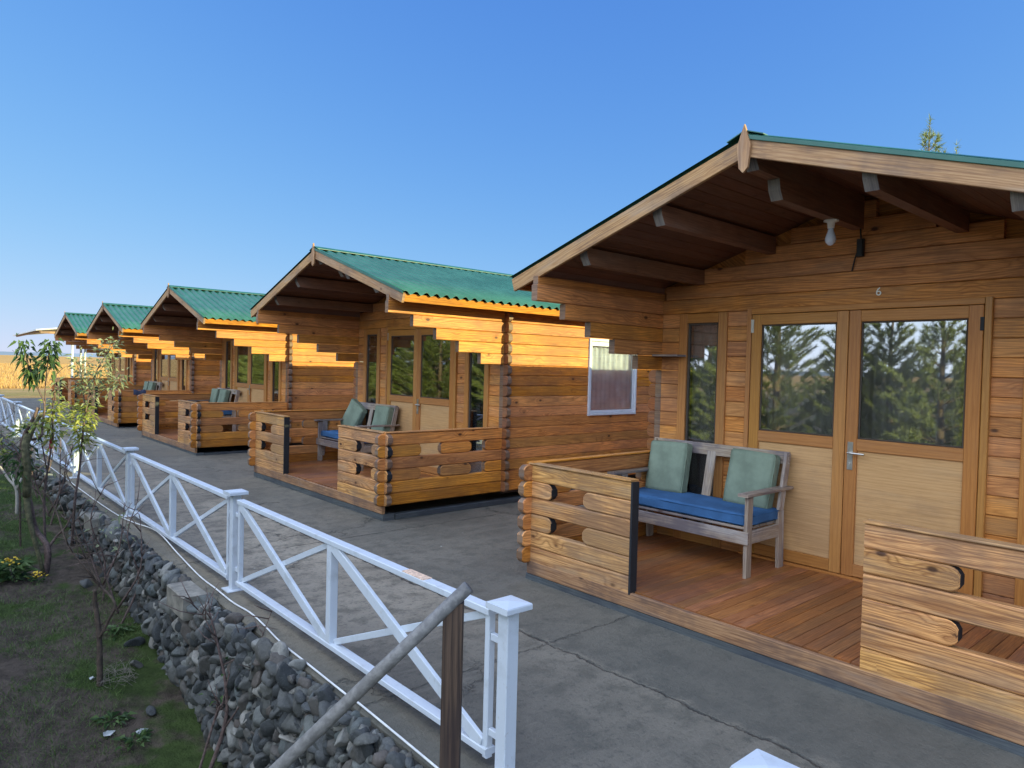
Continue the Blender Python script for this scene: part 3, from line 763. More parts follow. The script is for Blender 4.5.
            q = MB(); q.box(x0-.006, x0-.001, b-.02, b+.005, 2.05, 2.16, bev=.001, axis='z'); q.build('hinge', 'metal', d)
        curtain(d, a+.03, b-.03, .25, 2.18, XW+.13)
    # small shelf bracket on the left of the front wall
    # roof boards (soffit), corrugated sheets, ridge cap, bargeboards, fascia strips
    for s in (1, -1):
        q = MB(); n = 14; x0, x1 = .02, RL
        L = math.hypot(WR-.02, (WR-.02)*SL); dx = Vector((0, s*(WR-.02)/L, -(WR-.02)*SL/L)); up_ = Vector((0, s*SL, 1)).normalized()
        nb = 22
        for i in range(nb):     # boards run along x
            t = (i+.5)/nb*L; pc = Vector((0, 0, 3.105-.012))+dx*t-up_*.012
            q.beam((x0, pc.y, pc.z), (x1, pc.y, pc.z), .004+L/nb-.006, .018, up=tuple(up_), bev=.003)
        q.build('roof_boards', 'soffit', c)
        # corrugated sheet
        q = MB(); per = .13; nxs = int((RL+.03)/per*8); amp = .019; NS = 3
        for j in range(NS+1):
            t = j/NS*(L+.045)
            for i in range(nxs+1):
                xx = -.02+(RL+.05)*i/nxs; hh = .018+amp*math.cos(2*math.pi*xx/per)
                pt = Vector((xx, 0, 3.105))+dx*t+up_*hh; q.v.append(tuple(pt))
        nn = nxs+1; base2 = len(q.v)
        for j in range(NS):
            for i in range(nxs): q.face((j*nn+i, j*nn+i+1, (j+1)*nn+i+1, (j+1)*nn+i), None, .5, 0)
        # underside lip for thickness
        for j in (0, NS):
            for i in range(nn): v = q.v[j*nn+i]; q.v.append(tuple(Vector(v)-up_*.003))
        for i in range(nxs):
            A = NS*nn; q.face((A+i, A+i+1, base2+nn+i+1, base2+nn+i), None, .5, 0)
        q.build('roof_sheet', 'roof', c, smooth=True)
        # bargeboard on front edge
        q = MB(); bh = .105
        a0 = Vector((0, s*.005, 3.105))-up_*(bh/2-.004); a1 = a0+dx*(L+.02)
        q.beam(a0, a1, .028, bh, up=tuple(up_), bev=.003); q.build('bargeboard', 'barge', c)
        if s < 0:
            q = MB(); q.beam(a0+Vector((-.020, 0, 0))+up_*.060, a1+Vector((-.020, 0, 0))+up_*.060, .012, .026, up=tuple(up_), bev=.002)
            q.build('verge_trim', 'roof', c)
        q = MB(); a0 = Vector((RL, s*.005, 3.105))-up_*(bh/2-.004); q.beam(a0, a0+dx*(L+.02), .028, bh, up=tuple(up_), bev=.003); q.build('bargeboard', 'barge', c)
        # eaves board
        q = MB(); e = Vector((0, 0, 3.105))+dx*(L+.012)-up_*.046
        q.beam((.016, e.y, e.z), (RL-.016, e.y, e.z), .02, .085, up=tuple(up_), bev=.003); q.build('eaves_board', 'stain', c)
    q = MB()   # ridge cap
    pr = [(-.12, 3.105-.12*SL+.046), (-.02, 3.105+.046), (.02, 3.105+.046), (.12, 3.105-.12*SL+.046)]
    for i, xx in enumerate((-.025, RL+.03)):
        for (yy, zz) in pr: q.v.append((xx, yy, zz))
        for (yy, zz) in reversed(pr): q.v.append((xx, yy, zz-.006))
    for k in range(8): q.face((k, (k+1) % 8, 8+(k+1) % 8, 8+k), None, .4, 0)
    q.face(range(8)[::-1]); q.face(range(8, 16)); q.build('ridge_cap', 'roof', c)
    # gable diamond board
    q = MB(); hx = -.034
    pts = [(0, 3.19), (.045, 3.06), (0.028, 2.93), (-.0, 2.90), (-.03, 2.93), (-.045, 3.06)]
    for xx in (hx, hx+.018):
        for (yy, zz) in pts: q.v.append((xx, yy, zz))
    m_ = len(pts)
    q.face(range(m_)[::-1], [(p_[1], p_[0]) for p_ in pts][::-1], .4); q.face(range(m_, 2*m_), [(p_[1], p_[0]) for p_ in pts], .4)
    for k in range(m_): q.face((k, (k+1) % m_, m_+(k+1) % m_, m_+k), None, .4)
    q.build('gable_board', 'barge', c)
    # purlins with slanted ends
    def purlin(y, ztop, h, x0, w=.075):
        q = MB(); sl = .055
        v = [(x0, ztop), (x0+sl*.3, ztop-h*.55), (x0+sl, ztop-h), (XW+.0, ztop-h), (XW+.0, ztop)]
        b = 0; r_ = RND.random()
        for yy in (y-w/2, y+w/2):
            for (xx, zz) in v: q.v.append((xx, yy, zz))
        n_ = len(v)
        q.face(range(n_), [(p_[0], p_[1]) for p_ in v], r_); q.face(range(n_, 2*n_)[::-1], [(p_[0], p_[1]) for p_ in v][::-1], r_)
        for k in range(n_):
            k2 = (k+1) % n_; mm = 1 if k in (0, 1) else 0
            q.face((k, n_+k, n_+k2, k2), [(v[k][0], 0), (v[k][0], w), (v[k2][0], w), (v[k2][0], 0)], r_, mm)
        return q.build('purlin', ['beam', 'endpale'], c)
    purlin(0, 3.065, .13, .03, .08); purlin(0, 2.934, .125, .33, .08)
    for y_ in (.69, -.69): purlin(y_, roof_z(.69+.04)-.034, .135, .05)
    for y_ in (1.36, -1.36): purlin(y_, roof_z(1.36+.04)-.034, .125, .05)
    return c
MAT['endpale'] = wood('pale_end_grain', (.22, .19, .165), (.12, .10, .09), rings=.4, knots=0., grey=.4, vary=.2)

CAB = [(3.81, 2.248, -.021), (3.948, 8.285, 0), (3.971, 14.633, -.026), (4.0, 20.573, -.047), (4.14, 26.911, -.01)]
proto = make_cabin()
CL = ['nearest log cabin, number 6 above its door, cropped by the right edge of the view',
      'second log cabin from the right, fully in view with a white side window',
      'third log cabin of the row, its green roof half behind the second cabin',
      'fourth log cabin of the row, behind the leafy saplings',
      'farthest log cabin, small and beside the white posts of the open shelter']
cabins = []
for i, (x, y, z) in enumerate(CAB):
    c = proto if i == 0 else copy_tree(proto)
    c.location = (x, y, z); tag(c, CL[i], 'cabin', 'log cabins with green roofs'); cabins.append(c)
# house number 6 (kept only on the nearest cabin)
tx = bpy.data.curves.new('number', 'FONT'); tx.body = '6'; tx.size = .085; tx.extrude = .002; tx.align_x = 'CENTER'
to = bpy.data.objects.new('tmp', tx); COL.objects.link(to)
dg = bpy.context.evaluated_depsgraph_get(); me = bpy.data.meshes.new_from_object(to.evaluated_get(dg)); bpy.data.objects.remove(to)
me.materials.clear(); me.materials.append(plain('number_white', (.85, .85, .75), .5))
no = bpy.data.objects.new('house_number', me); COL.objects.link(no); no.parent = cabins[0]
no.location = (XW-.006, -.165, 2.305); no.rotation_euler = (R(90), 0, R(-90))
# power wire on the nearest cabin
q = MB(); q.tube(spline([(XW-.02, -.02, 2.86), (XW-.03, -.03, 2.80), (XW-.035, -.035, 2.70), (XW-.03, .0, 2.60), (XW-.012, .03, 2.50)]), .006, 6)
q.box(XW-.05, XW-.01, -.06, -.01, 2.60, 2.73, bev=.008, axis='z'); q.build('wire_connector', 'blackcable', cabins[0], smooth=False)
q = MB(); q.box(XW-.16, XW-.0, W-.036-.28, W-.04, 1.845, 1.862, bev=.002, axis='y'); q.build('corner_shelf', 'bench', cabins[0])
# light bulb
lb = empty('light_bulb', (4.97, 2.25, 2.79)); tag(lb, 'bare white bulb in a round ceramic holder under the ridge beam of cabin 6', 'light bulb')
q = MB(); q.lathe((0, 0, 0), [(0, 0), (.05, 0), (.05, -.012), (.026, -.02), (.022, -.06), (0, -.06)][::-1], 20); q.build('holder', 'ceramic', lb, smooth=True)
q = MB(); q.lathe((0, 0, -.06), [(0, 0), (.018, 0), (.02, -.02), (.034, -.06), (.038, -.08), (.032, -.10), (.016, -.118), (0, -.122)][::-1], 20); q.build('bulb', plain('frosted_bulb', (.65, .7, .8), .2), lb, smooth=True)

# ------------------------------------------------------------------ benches and cushions
def make_bench():
    e = empty('bench', (0, 0, 0))     # local: back legs at x=.55, seat along y 0..1.31
    def B(nm, lst):
        q = MB()
        for a in lst: q.beam(a[0], a[1], a[2], a[3], up=a[4] if len(a) > 4 else (0, 0, 1), bev=.004)
        return q.build(nm, 'bench', e)
    Lb = 1.31
    for yy in (.02, Lb-.02):
        B('front_leg', [((.03, yy, 0), (.03, yy, .60), .028, .075, (1, 0, 0)), ])
        q = MB(); b = 0       # outer wedge of front leg
        yo = yy+(.03 if yy < .5 else -.03)
        pr = [(.0, .50), (.085, .50), (.085, .36), (.055, .12), (.0, .0)] if False else [(.0, .46), (.085, .46), (.085, .3), (.05, .08), (.015, .08)]
        for y2 in (yo-.013, yo+.013):
            for (a_, z_) in pr: q.v.append((a_+.03, y2, z_))
        n_ = len(pr); q.face(range(n_), pr, .3); q.face(range(n_, 2*n_)[::-1], pr[::-1], .3)
        for k in range(n_): q.face((k, n_+k, n_+(k+1) % n_, (k+1) % n_), None, .3)
        q.build('leg_brace', 'bench', e)
        B('back_leg', [((.52, yy, 0), (.50, yy, .45), .028, .085, (1, 0, 0)), ((.50, yy, .45), (.60, yy, .90), .028, .07, (1, 0, .2))])
        B('arm_rest', [((-.06, yy, .625), (.63, yy, .625), .085, .024)])
        B('arm_support', [((.09, yy+(.03 if yy < .5 else -.03), .36), (.09, yy+(.03 if yy < .5 else -.03), .61), .022, .08, (1, 0, 0))])
        B('side_rail', [((.05, yy, .30), (.50, yy, .30), .026, .10)])
    B('front_rail', [((-.012, -.01, .30), (-.012, Lb+.01, .30), .024, .095)])
    B('seat', [((.03+i*.105+.045, .04, .362), (.03+i*.105+.045, Lb-.04, .362), .09, .02) for i in range(5)])
    q_ = [((.592, .0, .86), (.592, Lb, .86), .026, .10)]
    B('backrest', q_+[((.50, yy, .40), (.60, yy, .90), .02, .085, (0, 1, 0)) for yy in (.42, .70, .96)])
    return e
bench = make_bench()
# seat surface z=.372 local; floor z=.18
def cushion(name, size, mat, bulge=.012, seed=0):
    sx, sy, sz = size; bm = bmesh.new(); bmesh.ops.create_cube(bm, size=1.)
    bmesh.ops.subdivide_edges(bm, edges=bm.edges[:], cuts=9, use_grid_fill=True)
    for v in bm.verts:
        x, y, z = v.co*2
        rx = 1-.0*abs(y)
        px, py, pz = x, y, z
        k = .10
        # round the edges a little and puff the faces
        puff = (1-px*px)*(1-py*py)
        nn = mnoise.noise(Vector((px*1.5+seed, py*1.5, pz*2)))
        v.co = Vector((px*sx/2*(1-.015*py*py), py*sy/2*(1-.012*px*px), pz*(sz/2+bulge*puff)+.006*nn))
    bmesh.ops.bevel(bm, geom=[e for e in bm.edges if len(e.link_faces) == 2 and e.calc_face_angle(0) > 1.0], offset=.012, segments=3, affect='EDGES')
    me = bpy.data.meshes.new(name); bm.to_mesh(me); bm.free(); me.materials.append(MAT[mat])
    me.polygons.foreach_set('use_smooth', [True]*len(me.polygons))
    o = bpy.data.objects.new(name, me); COL.objects.link(o); return o
sc = cushion('seat_cushion', (.50, 1.29, .085), 'blue', .006, 3)
bc = cushion('back_cushion', (.46, .40, .095), 'green', .006, 5)
BL = ['grey weathered wooden bench on the porch of the nearest cabin', 'grey weathered wooden bench on the porch of the second cabin',
      'grey weathered bench on the third cabin porch, mostly hidden by its rail', 'grey weathered bench on the fourth cabin porch, mostly hidden by its rail']
ords = ['nearest', 'second', 'third', 'fourth']
benches = []
for i in range(4):
    x, y, z = CAB[i]
    b = bench if i == 0 else copy_tree(bench)
    b.location = (x+.93, y+.43, z+.178); tag(b, BL[i], 'bench', 'wooden benches on the porches'); benches.append(b)
    s_ = sc if i == 0 else sc.copy()
    if i: COL.objects.link(s_)
    s_.location = (x+.93+.275, y+.43+.655, z+.178+.372+.052)
    tag(s_, 'bright blue seat cushion on the bench of the %s cabin' % ords[i], 'cushion', 'blue seat cushions')
    ypos = {0: (1.06, .17), 1: (1.02, .22), 2: (1.15, .62), 3: (1.1, .6)}[i]
    for j in range(2):
        k = bc if (i == 0 and j == 0) else bc.copy()
        if not (i == 0 and j == 0): COL.objects.link(k)
        yl = ypos[j] if i != 0 else (1.07, .26)[j]
        k.location = (x+.93+.475, y+.43+yl, z+.178+.372+.095+.20)
        rot = Euler((0, R(-78), 0)).to_matrix()
        rx = 0
        if i == 1 and j == 0: rx = R(27)
        if i == 0: rx = R(-1.5 if j == 0 else 2)
        k.rotation_euler = (Matrix.Rotation(rx, 3, 'X') @ rot).to_euler()
        if i == 1 and j == 0: k.location.y += .05; k.location.z += .01
        sides = ('left', 'right')[j]
        lab = {(0, 0): 'sage green back cushion at the left end of the nearest bench', (0, 1): 'sage green back cushion at the right end of the nearest bench',
               (1, 0): 'sage green cushion slumped sideways on the second cabin bench', (1, 1): 'sage green cushion standing upright on the second cabin bench',
               (2, 0): 'left green cushion showing above the third cabin porch rail', (2, 1): 'right green cushion showing above the third cabin porch rail',
               (3, 0): 'left tiny green cushion on the fourth cabin porch', (3, 1): 'right tiny green cushion on the fourth cabin porch'}[(i, j)]
        tag(k, lab, 'cushion', 'green back cushions')
# cloth on the fourth cabin rail
q = MB(); n = 8
for i in range(n+1):
    for j in range(4):
        q.v.append((.3+i*.035, -.045-(.012*math.sin(i*1.3)) if j else .03, .965-[0, .0, .07, .12][j]+.01*math.sin(i*2.)))
for i in range(n):
    for j in range(3): q.face((i*4+j, (i+1)*4+j, (i+1)*4+j+1, i*4+j+1))
o = q.build('folded_cloth', 'strap', smooth=True); o.location = (CAB[3][0], CAB[3][1]-W, CAB[3][2])
tag(o, 'small dark blue cloth hanging on the side rail of the fourth cabin', 'cloth')

# ------------------------------------------------------------------ open shelter behind the last cabin
sh = empty('open_shelter', (5.4, 33.5, -.1)); tag(sh, 'open shelter with thin white posts and a flat pale roof behind the farthest cabin', 'shelter')
for (x, y) in ((0, 0), (.9, 3.5), (1.6, 1.2), (2.6, 0), (1.5, 6.), (3.4, 4.)):
    q = MB(); q.tube([(x, y, 0), (x, y, 2.75)], .045, 10); q.build('post', 'white', sh, smooth=True)
q = MB()
b = [(-1.35, -.8, 2.83), (4., -.8, 3.55), (4.2, 7., 3.5), (-1.3, 7., 2.75)]
for dz in (0, -.05): q.v += [(x, y, z+dz) for (x, y, z) in b]
q.face((0, 1, 2, 3)); q.face((7, 6, 5, 4))
for k in range(4): q.face((k, k+4, (k+1) % 4+4, (k+1) % 4))
q.build('roof', 'bluetin', sh)
q = MB(); q.beam((-1.2, -.75, 2.72), (3.9, -.75, 2.72), .06, .09); q.beam((-1.2, -.75, 2.76), (-1.2, 6.5, 2.70), .06, .09); q.build('edge_beam', 'barge', sh)
# low timber rail in front of the shelter
fr = empty('timber_screen', (5.6, 31.4, -.02)); tag(fr, 'low dark timber screen at the far end of the patio by the shelter', 'screen')
for k in range(6):
    q = MB(); q.beam((-.9, 0, .1+k*.13), (3., 0, .1+k*.13), .05, .12); q.build('board', 'stain', fr)
# ------------------------------------------------------------------ unseen house added off to the right to shade the patio
hs = empty('service_house', (9.0, -4.6, 0)); tag(hs, 'plain plastered house with a gabled roof south of the nearest cabin', 'house')
q = MB(); q.box(-4., 4.5, -2.2, 2.2, 0, 3.9, bev=.01); q.build('wall', 'plaster', hs)
for s in (1, -1):
    q = MB(); q.beam((-4.3, s*1.25, 4.28), (4.8, s*1.25, 4.28), 2.75, .08, up=(0, s*.36, 1)); q.build('roof', 'roof', hs)  # roof of the added shade house
q = MB(); q.v += [(-3.99, -2.2, 3.9), (-3.99, 2.2, 3.9), (-3.99, 0, 4.7)]; q.face((0, 1, 2)); q.v += [(4.49, -2.2, 3.9), (4.49, 2.2, 3.9), (4.49, 0, 4.7)]; q.face((3, 4, 5)); q.build('gable', 'plaster', hs)
q = MB(); q.box(-4.04, -3.99, -.6, .6, 1., 2.2, bev=.004); q.build('window', 'honey', hs)

# ------------------------------------------------------------------ pines
def make_pine(seed, H, spread, whorls=15, clump=13):
    rr = random.Random(seed); e = empty('pine_tree', (0, 0, 0))
    t = MB(); t.tube([(0, 0, -.1), (rr.uniform(-.03, .03), .02, H*.4), (rr.uniform(-.03, .03), 0, H*.75), (0, 0, H)], [H*.018, H*.013, H*.007, .005], 8)
    nd = MB()
    def clumps(p, d, ln):
        nseg = max(2, int(ln/.05))
        for i in range(nseg):
            q = p+d*(ln*(i+.5)/nseg)
            for k in range(clump):
                dd = (d*rr.uniform(.3, 1.)+Vector((rr.gauss(0, .5), rr.gauss(0, .5), rr.gauss(.1, .45)))).normalized()
                L = rr.uniform(.07, .14); sd = dd.cross(Vector((rr.random(), rr.random(), rr.random()))).normalized()*.006
                nd.poly([q-sd, q+sd, q+dd*L], rr.random())
    for wv in range(whorls):
        f = wv/(whorls-1); z = H*(.08+.88*f); n = rr.randint(4, 6); a0 = rr.random()*6
        bl = spread*(1-f)**.75*rr.uniform(.75, 1.1)+.10
        for k in range(n):
            a = a0+k*6.283/n+rr.uniform(-.3, .3); upz = .25+.65*f
            d = Vector((math.cos(a), math.sin(a), upz)).normalized(); L = bl*rr.uniform(.7, 1.15)
            p0 = Vector((0, 0, z)); pm = p0+d*L*.55+Vector((0, 0, -.02)); p1 = p0+d*L+Vector((0, 0, L*.18))
            t.tube([p0, pm, p1], [.010*(1-f)+.005, .006, .003], 4, cap=False)
            clumps(p0+d*L*.35, (p1-(p0+d*L*.35)).normalized(), (p1-(p0+d*L*.35)).length)
            ns = int(L/.10)
            for s in range(ns):
                q0 = p0+(p1-p0)*rr.uniform(.3, .95); sg = (s % 2)*2-1
                d2 = (d+Vector((-math.sin(a), math.cos(a), .25))*sg*rr.uniform(.5, 1.)+Vector((0, 0, .2))).normalized()
                l2 = L*rr.uniform(.18, .4); clumps(q0, d2, l2)
    clumps(Vector((0, 0, H*.93)), Vector((0, 0, 1)), H*.09)
    t.build('trunk', 'pinebark', e, smooth=True); nd.build('crown', 'needle', e); return e
pines = [make_pine(1, 5.2, 1.35, 23, 14), make_pine(2, 4.6, 1.2, 21, 14), make_pine(5, 4.0, 1.0, 18, 14)]
ptags = 'young green pine across the garden, seen reflected in the window panes'
spots = []
rp = random.Random(11)
y = 1.0; i = 0
while y < 46:
    spots.append((-3.3+rp.uniform(-.7, .5), y, rp.uniform(.8, 1.08)))
    if rp.random() < .45: spots.append((-5.6+rp.uniform(-.5, .5), y+.6, rp.uniform(.85, 1.2)))
    y += rp.uniform(.75, 1.45)*(1 if y < 14 else 1.6)
for i, (x, y, s) in enumerate(spots):
    o = pines[i] if i < 3 else copy_tree(pines[i % 3])
    o.location = (x, y, gz(y)); o.rotation_euler = (0, 0, rp.random()*6); o.scale = (s, s, s)
    tag(o, ptags, 'pine tree', 'young pines across the garden')
for k, (x, y, h, lab) in enumerate([(13.2, 4.35, 6.12, 'thin pine tip rising above the roof of the nearest cabin'), (14.6, 4.35, 6.0, 'shorter pine tip just showing above the nearest roof, right of the taller one')]):
    o = make_pine(40+k, h, 1.35, 28, 7); o.location = (x, y, -.1); tag(o, lab, 'pine tree')

# ------------------------------------------------------------------ saplings
def leaf(mb, p, d, L, wd, rr, droop=.3):
    d = d.normalized(); sd = d.cross(Vector((rr.gauss(0, .4), rr.gauss(0, .4), 1))).normalized()*wd; up_ = sd.cross(d).normalized()
    m1 = p+d*L*.4+Vector((0, 0, -droop*L*.1)); tip = p+d*L+Vector((0, 0, -droop*L)); r_ = rr.random()
    mb.poly([p, m1+sd+up_*wd*.35, tip], r_); mb.poly([p, tip, m1-sd+up_*wd*.35], r_)
def sapling(name, paths, radii, bark, leafsets, label, cat, seed, twigs=0):
    rr = random.Random(seed); root = Vector(paths[0][0]); e = empty(name, root); t = MB()
    for pp, (ra, rb) in zip(paths, radii):
        pts = [Vector(a)+Vector((rr.gauss(0, .006), rr.gauss(0, .03), 0))*(0 if i == 0 else 1)-root for i, a in enumerate(pp)]
        if len(pts) > 2: pts = spline(pts, 4)
        n = len(pts); t.tube(pts, [ra+(rb-ra)*i/(n-1) for i in range(n)], 7)
        for _ in range(twigs):
            k = rr.randint(n//3, n-1); p0 = Vector(pts[k]); d = Vector((rr.gauss(0, .6), rr.gauss(0, .6), rr.uniform(.2, 1))).normalized()
            l = rr.uniform(.08, .28); p1 = p0+d*l*.5+Vector((rr.gauss(0, .02), 0, 0)); t.tube([p0, p1, p1+(d+Vector((0, 0, rr.gauss(0, .4))))*l*.5], [.004, .003, .0015], 5)
    t.build('trunk', bark, e, smooth=True)
    for (mat, pts, n, L, wd, spread, droop) in leafsets:
        lf = MB()
        P = [Vector(a)-root for a in pts]
        for i in range(n):
            f = rr.random()*(len(P)-1); k = int(f); p0 = P[k].lerp(P[min(k+1, len(P)-1)], f-k)
            d = Vector((rr.gauss(0, 1), rr.gauss(0, 1), rr.gauss(.15, .6))).normalized()
            p0 = p0+d*spread*rr.random()
            leaf(lf, p0, d, L*rr.uniform(.6, 1.2), wd*rr.uniform(.7, 1.2), rr, droop)
        lf.build('leaves', mat, e)
    return tag(e, label, cat)
sapling('fruit_sapling',
 [[(1.11,8.18,-0.52),(1.13,8.17,-0.22),(1.04,8.26,-0.05),(0.99,8.30,0.20),(0.96,8.34,0.45),(0.94,8.36,0.63),(0.93,8.38,0.79),(0.96,8.35,0.94),(1.02,8.31,1.07),(1.04,8.29,1.17)],[(1.13,8.17,-0.22),(1.20,8.11,-0.10),(1.27,8.05,-0.01),(1.30,8.02,.12)],[(1.01,8.31,0.85),(1.07,8.26,0.90),(1.08,8.25,1.01),(1.10,8.24,1.20),(1.05,8.29,1.36),(0.99,8.35,1.53),(0.94,8.40,1.76)],[(1.10,8.24,1.20),(1.11,8.23,1.45),(1.14,8.22,1.78)],[(0.94,8.36,0.63),(0.86,8.44,0.76),(0.80,8.50,0.84)]],
 [(.028,.016),(.015,.006),(.013,.004),(.007,.004),(.010,.004)], 'twig',
 [('leaf_dark', [(1.02,8.32,1.42),(0.99,8.35,1.55),(0.93,8.41,1.84)], 120, .07, .019, .075, 1.0),
  ('leaf_dark', [(1.12,8.23,1.55),(1.15,8.22,1.84)], 120, .07, .019, .08, .9),
  ('leaf_dark', [(.94,8.36,.72),(1.02,8.31,1.02)], 30, .065, .018, .14, .7),
  ('leaf_dark', [(.80,8.5,.62),(.95,8.36,.72)], 45, .065, .018, .13, .7)],
 'tall fruit sapling with two dark leafy tops rising above the fence at the left', 'sapling', 21, 2)
q = MB()
e = sapling('fruit_sapling', [[(0.96,8.26,0.30),(0.95,8.27,0.60),(0.94,8.28,0.79),(0.96,8.27,0.90)],[(.955,8.26,.82),(1.02,8.24,1.0),(1.06,8.22,1.12)],[(1.10,8.14,-.5),(.98,8.22,.05),(.96,8.26,.32)]],
 [(.036,.034),(.026,.014),(.016,.034)], 'mossbark', [('leaf_dark', [(.85,8.3,.55),(.98,8.2,.62)], 50, .065, .02, .13, .5), ('leaf_lime', [(.96,8.2,.95),(1.08,8.2,1.05)], 45, .08, .02, .1, .4)],
 'stubby mossy trunk with cut dark top among the leaves at the left', 'sapling', 5, 1)
sapling('fruit_sapling',
 [[(1.16,8.51,-0.47),(1.14,8.54,0.15),(1.16,8.53,0.51),(1.20,8.51,0.82),(1.21,8.51,1.18),(1.23,8.51,1.50)],[(1.16,8.53,0.51),(1.11,8.59,0.82),(1.08,8.63,1.10)]],
 [(.014,.004),(.008,.003)], 'twig',
 [('leaf_lime', [(1.20,8.51,.80),(1.22,8.51,1.2)], 210, .075, .016, .10, .3), ('leaf_grey', [(1.22,8.51,1.2),(1.25,8.5,1.45)], 60, .07, .014, .07, .3), ('leaf_lime', [(.72, 8.6, .55), (.8, 8.5, .9)], 50, .07, .016, .08, .3)],
 'slender sapling with yellow green leaves and a red tie, in front of the fence', 'sapling', 9, 3)
o = [x for x in COL.objects if x.name.startswith('fruit_sapling')][-1]
q = MB(); q.tube([(0.03, 0.0, 1.20), (.035, 0, 1.32)], .016, 8); q.build('red_tie', 'redband', e if False else o)
sapling('leafy_sapling',
 [[(1.46,8.96,-0.42),(1.48,8.96,0.10),(1.52,8.93,0.43),(1.54,8.92,0.76),(1.57,8.91,1.10),(1.62,8.87,1.37),(1.69,8.82,1.60),(1.80,8.73,1.85)],[(1.57,8.91,1.10),(1.54,8.95,1.37),(1.52,8.97,1.63)],[(1.54,8.92,0.76),(1.47,8.99,0.93),(1.45,9.01,1.15)],[(1.57,8.91,1.10),(1.75,8.8,1.35),(1.86,8.7,1.5)],[(1.50,8.93,.2),(1.42,8.93,.4),(1.46,8.9,.72)]],
 [(.016,.004),(.007,.003),(.007,.003),(.006,.003),(.006,.003)], 'twig',
 [('leaf_lime', [(1.53,8.93,.66),(1.57,8.91,1.15)], 300, .075, .016, .13, .3),
  ('leaf_grey', [(1.57,8.91,1.15),(1.64,8.86,1.42),(1.72,8.8,1.65),(1.80,8.73,1.9)], 300, .07, .014, .15, .3),
  ('leaf_grey', [(1.54,8.95,1.3),(1.50,8.97,1.7)], 130, .07, .014, .10, .3),
  ('leaf_lime', [(1.45,9.01,.8),(1.45,9.01,1.2)], 70, .07, .015, .07, .3),
  ('leaf_grey', [(1.75,8.8,1.3),(1.9,8.7,1.5)], 110, .07, .014, .12, .3)],
 'bushy sapling with pale lime and grey green leaves in front of the fourth cabin', 'sapling', 13, 4)
sapling('bare_vine',
 [[(1.11,5.69,-0.76),(1.11,5.70,-0.35),(1.08,5.74,-0.10),(1.07,5.75,-0.00)],[(1.11,5.70,-0.35),(1.16,5.65,-0.23),(1.19,5.64,-0.09),(1.11,5.71,0.03),(1.04,5.77,0.14),(0.94,5.87,0.32),(0.86,5.95,0.57),(0.79,6.01,0.71)],[(1.11,5.71,0.03),(1.03,5.79,0.21),(0.98,5.84,0.43),(0.96,5.86,0.61)]],
 [(.022,.012),(.011,.005),(.007,.003)], 'bark', [], 'bare crooked vine climbing from the soil in front of the stone wall', 'vine', 4, 7)
sapling('bare_shrub',
 [[(1.45,4.43,-0.95),(1.54,4.35,-0.59),(1.54,4.36,-0.35),(1.50,4.41,-0.09),(1.46,4.45,0.12)],[(1.40,4.47,-0.96),(1.50,4.39,-0.54),(1.52,4.37,-0.45)],[(1.54,4.35,-0.59),(1.61,4.30,-0.43),(1.66,4.26,-0.28),(1.71,4.22,-0.05),(1.74,4.20,0.14)],[(1.54,4.36,-0.35),(1.59,4.33,-0.18),(1.61,4.32,0.01)],[(1.50,4.41,-0.09),(1.44,4.46,0.07),(1.37,4.53,0.19)]],
 [(.014,.005),(.009,.005),(.006,.002),(.005,.002),(.004,.002)], 'twig', [('leaf_dark', [(1.5,4.4,-.5),(1.6,4.3,-.1)], 16, .05, .012, .15, .4)], 'leafless twiggy shrub growing against the near stone wall', 'shrub', 8, 9)
rb = random.Random(77)
for k, (x, y) in enumerate([(1.42, 7.2), (1.38, 9.9), (1.45, 11.3), (1.3, 12.6), (1.42, 6.6)]):
    z = gz(y); P0 = (x, y, z-.05)
    pth = [[P0, (x+rb.gauss(0, .06), y+.05, z+.35), (x+rb.gauss(0, .12), y, z+.75), (x+rb.gauss(0, .15), y, z+1.05)], [(x, y, z+.1), (x-.1, y+.1, z+.45), (x-.2, y, z+.8)], [(x, y, z+.15), (x+.12, y-.1, z+.5), (x+.15, y-.1, z+.9)]]
    sapling('bare_shrub', pth, [(.010, .003)]*3, 'twig', [('leaf_grey', [(x, y, z+.5), (x, y, z+1.)], 14 if k != 3 else 60, .06, .014, .15, .4)],
            ['thin reddish shrub against the stone wall below the third panel', 'bare shrub behind the lime green sapling stems', 'bare shrub near the far end of the stone wall', 'farthest small shrub with some grey leaves by the stone wall', 'thin shrub between the vine and the wall'][k], 'shrub', 30+k, 8)
q = MB(); q.tube([(0, 0, -.05), (-.01, .02, .66)], .011, 6); o = q.build('garden_stake', 'bark'); o.location = (1.01, 9.13, -.39); tag(o, 'thin dark stake standing in the garden grass at the left edge', 'stake')
sapling('pale_shrub', [[(1.12,10.50,-0.35),(1.12,10.51,0.01),(1.04,10.59,0.13),(0.97,10.65,0.30)],[(1.12,10.51,0.01),(1.07,10.56,0.22)],[(1.12,10.51,0.01),(1.17,10.48,0.16)]], [(.02,.012),(.014,.012),(.014,.012)], plain('pale_cut_bark', (.45, .4, .33), .8), [], 'small pruned stump with pale cut branches in the garden', 'shrub', 6, 0)

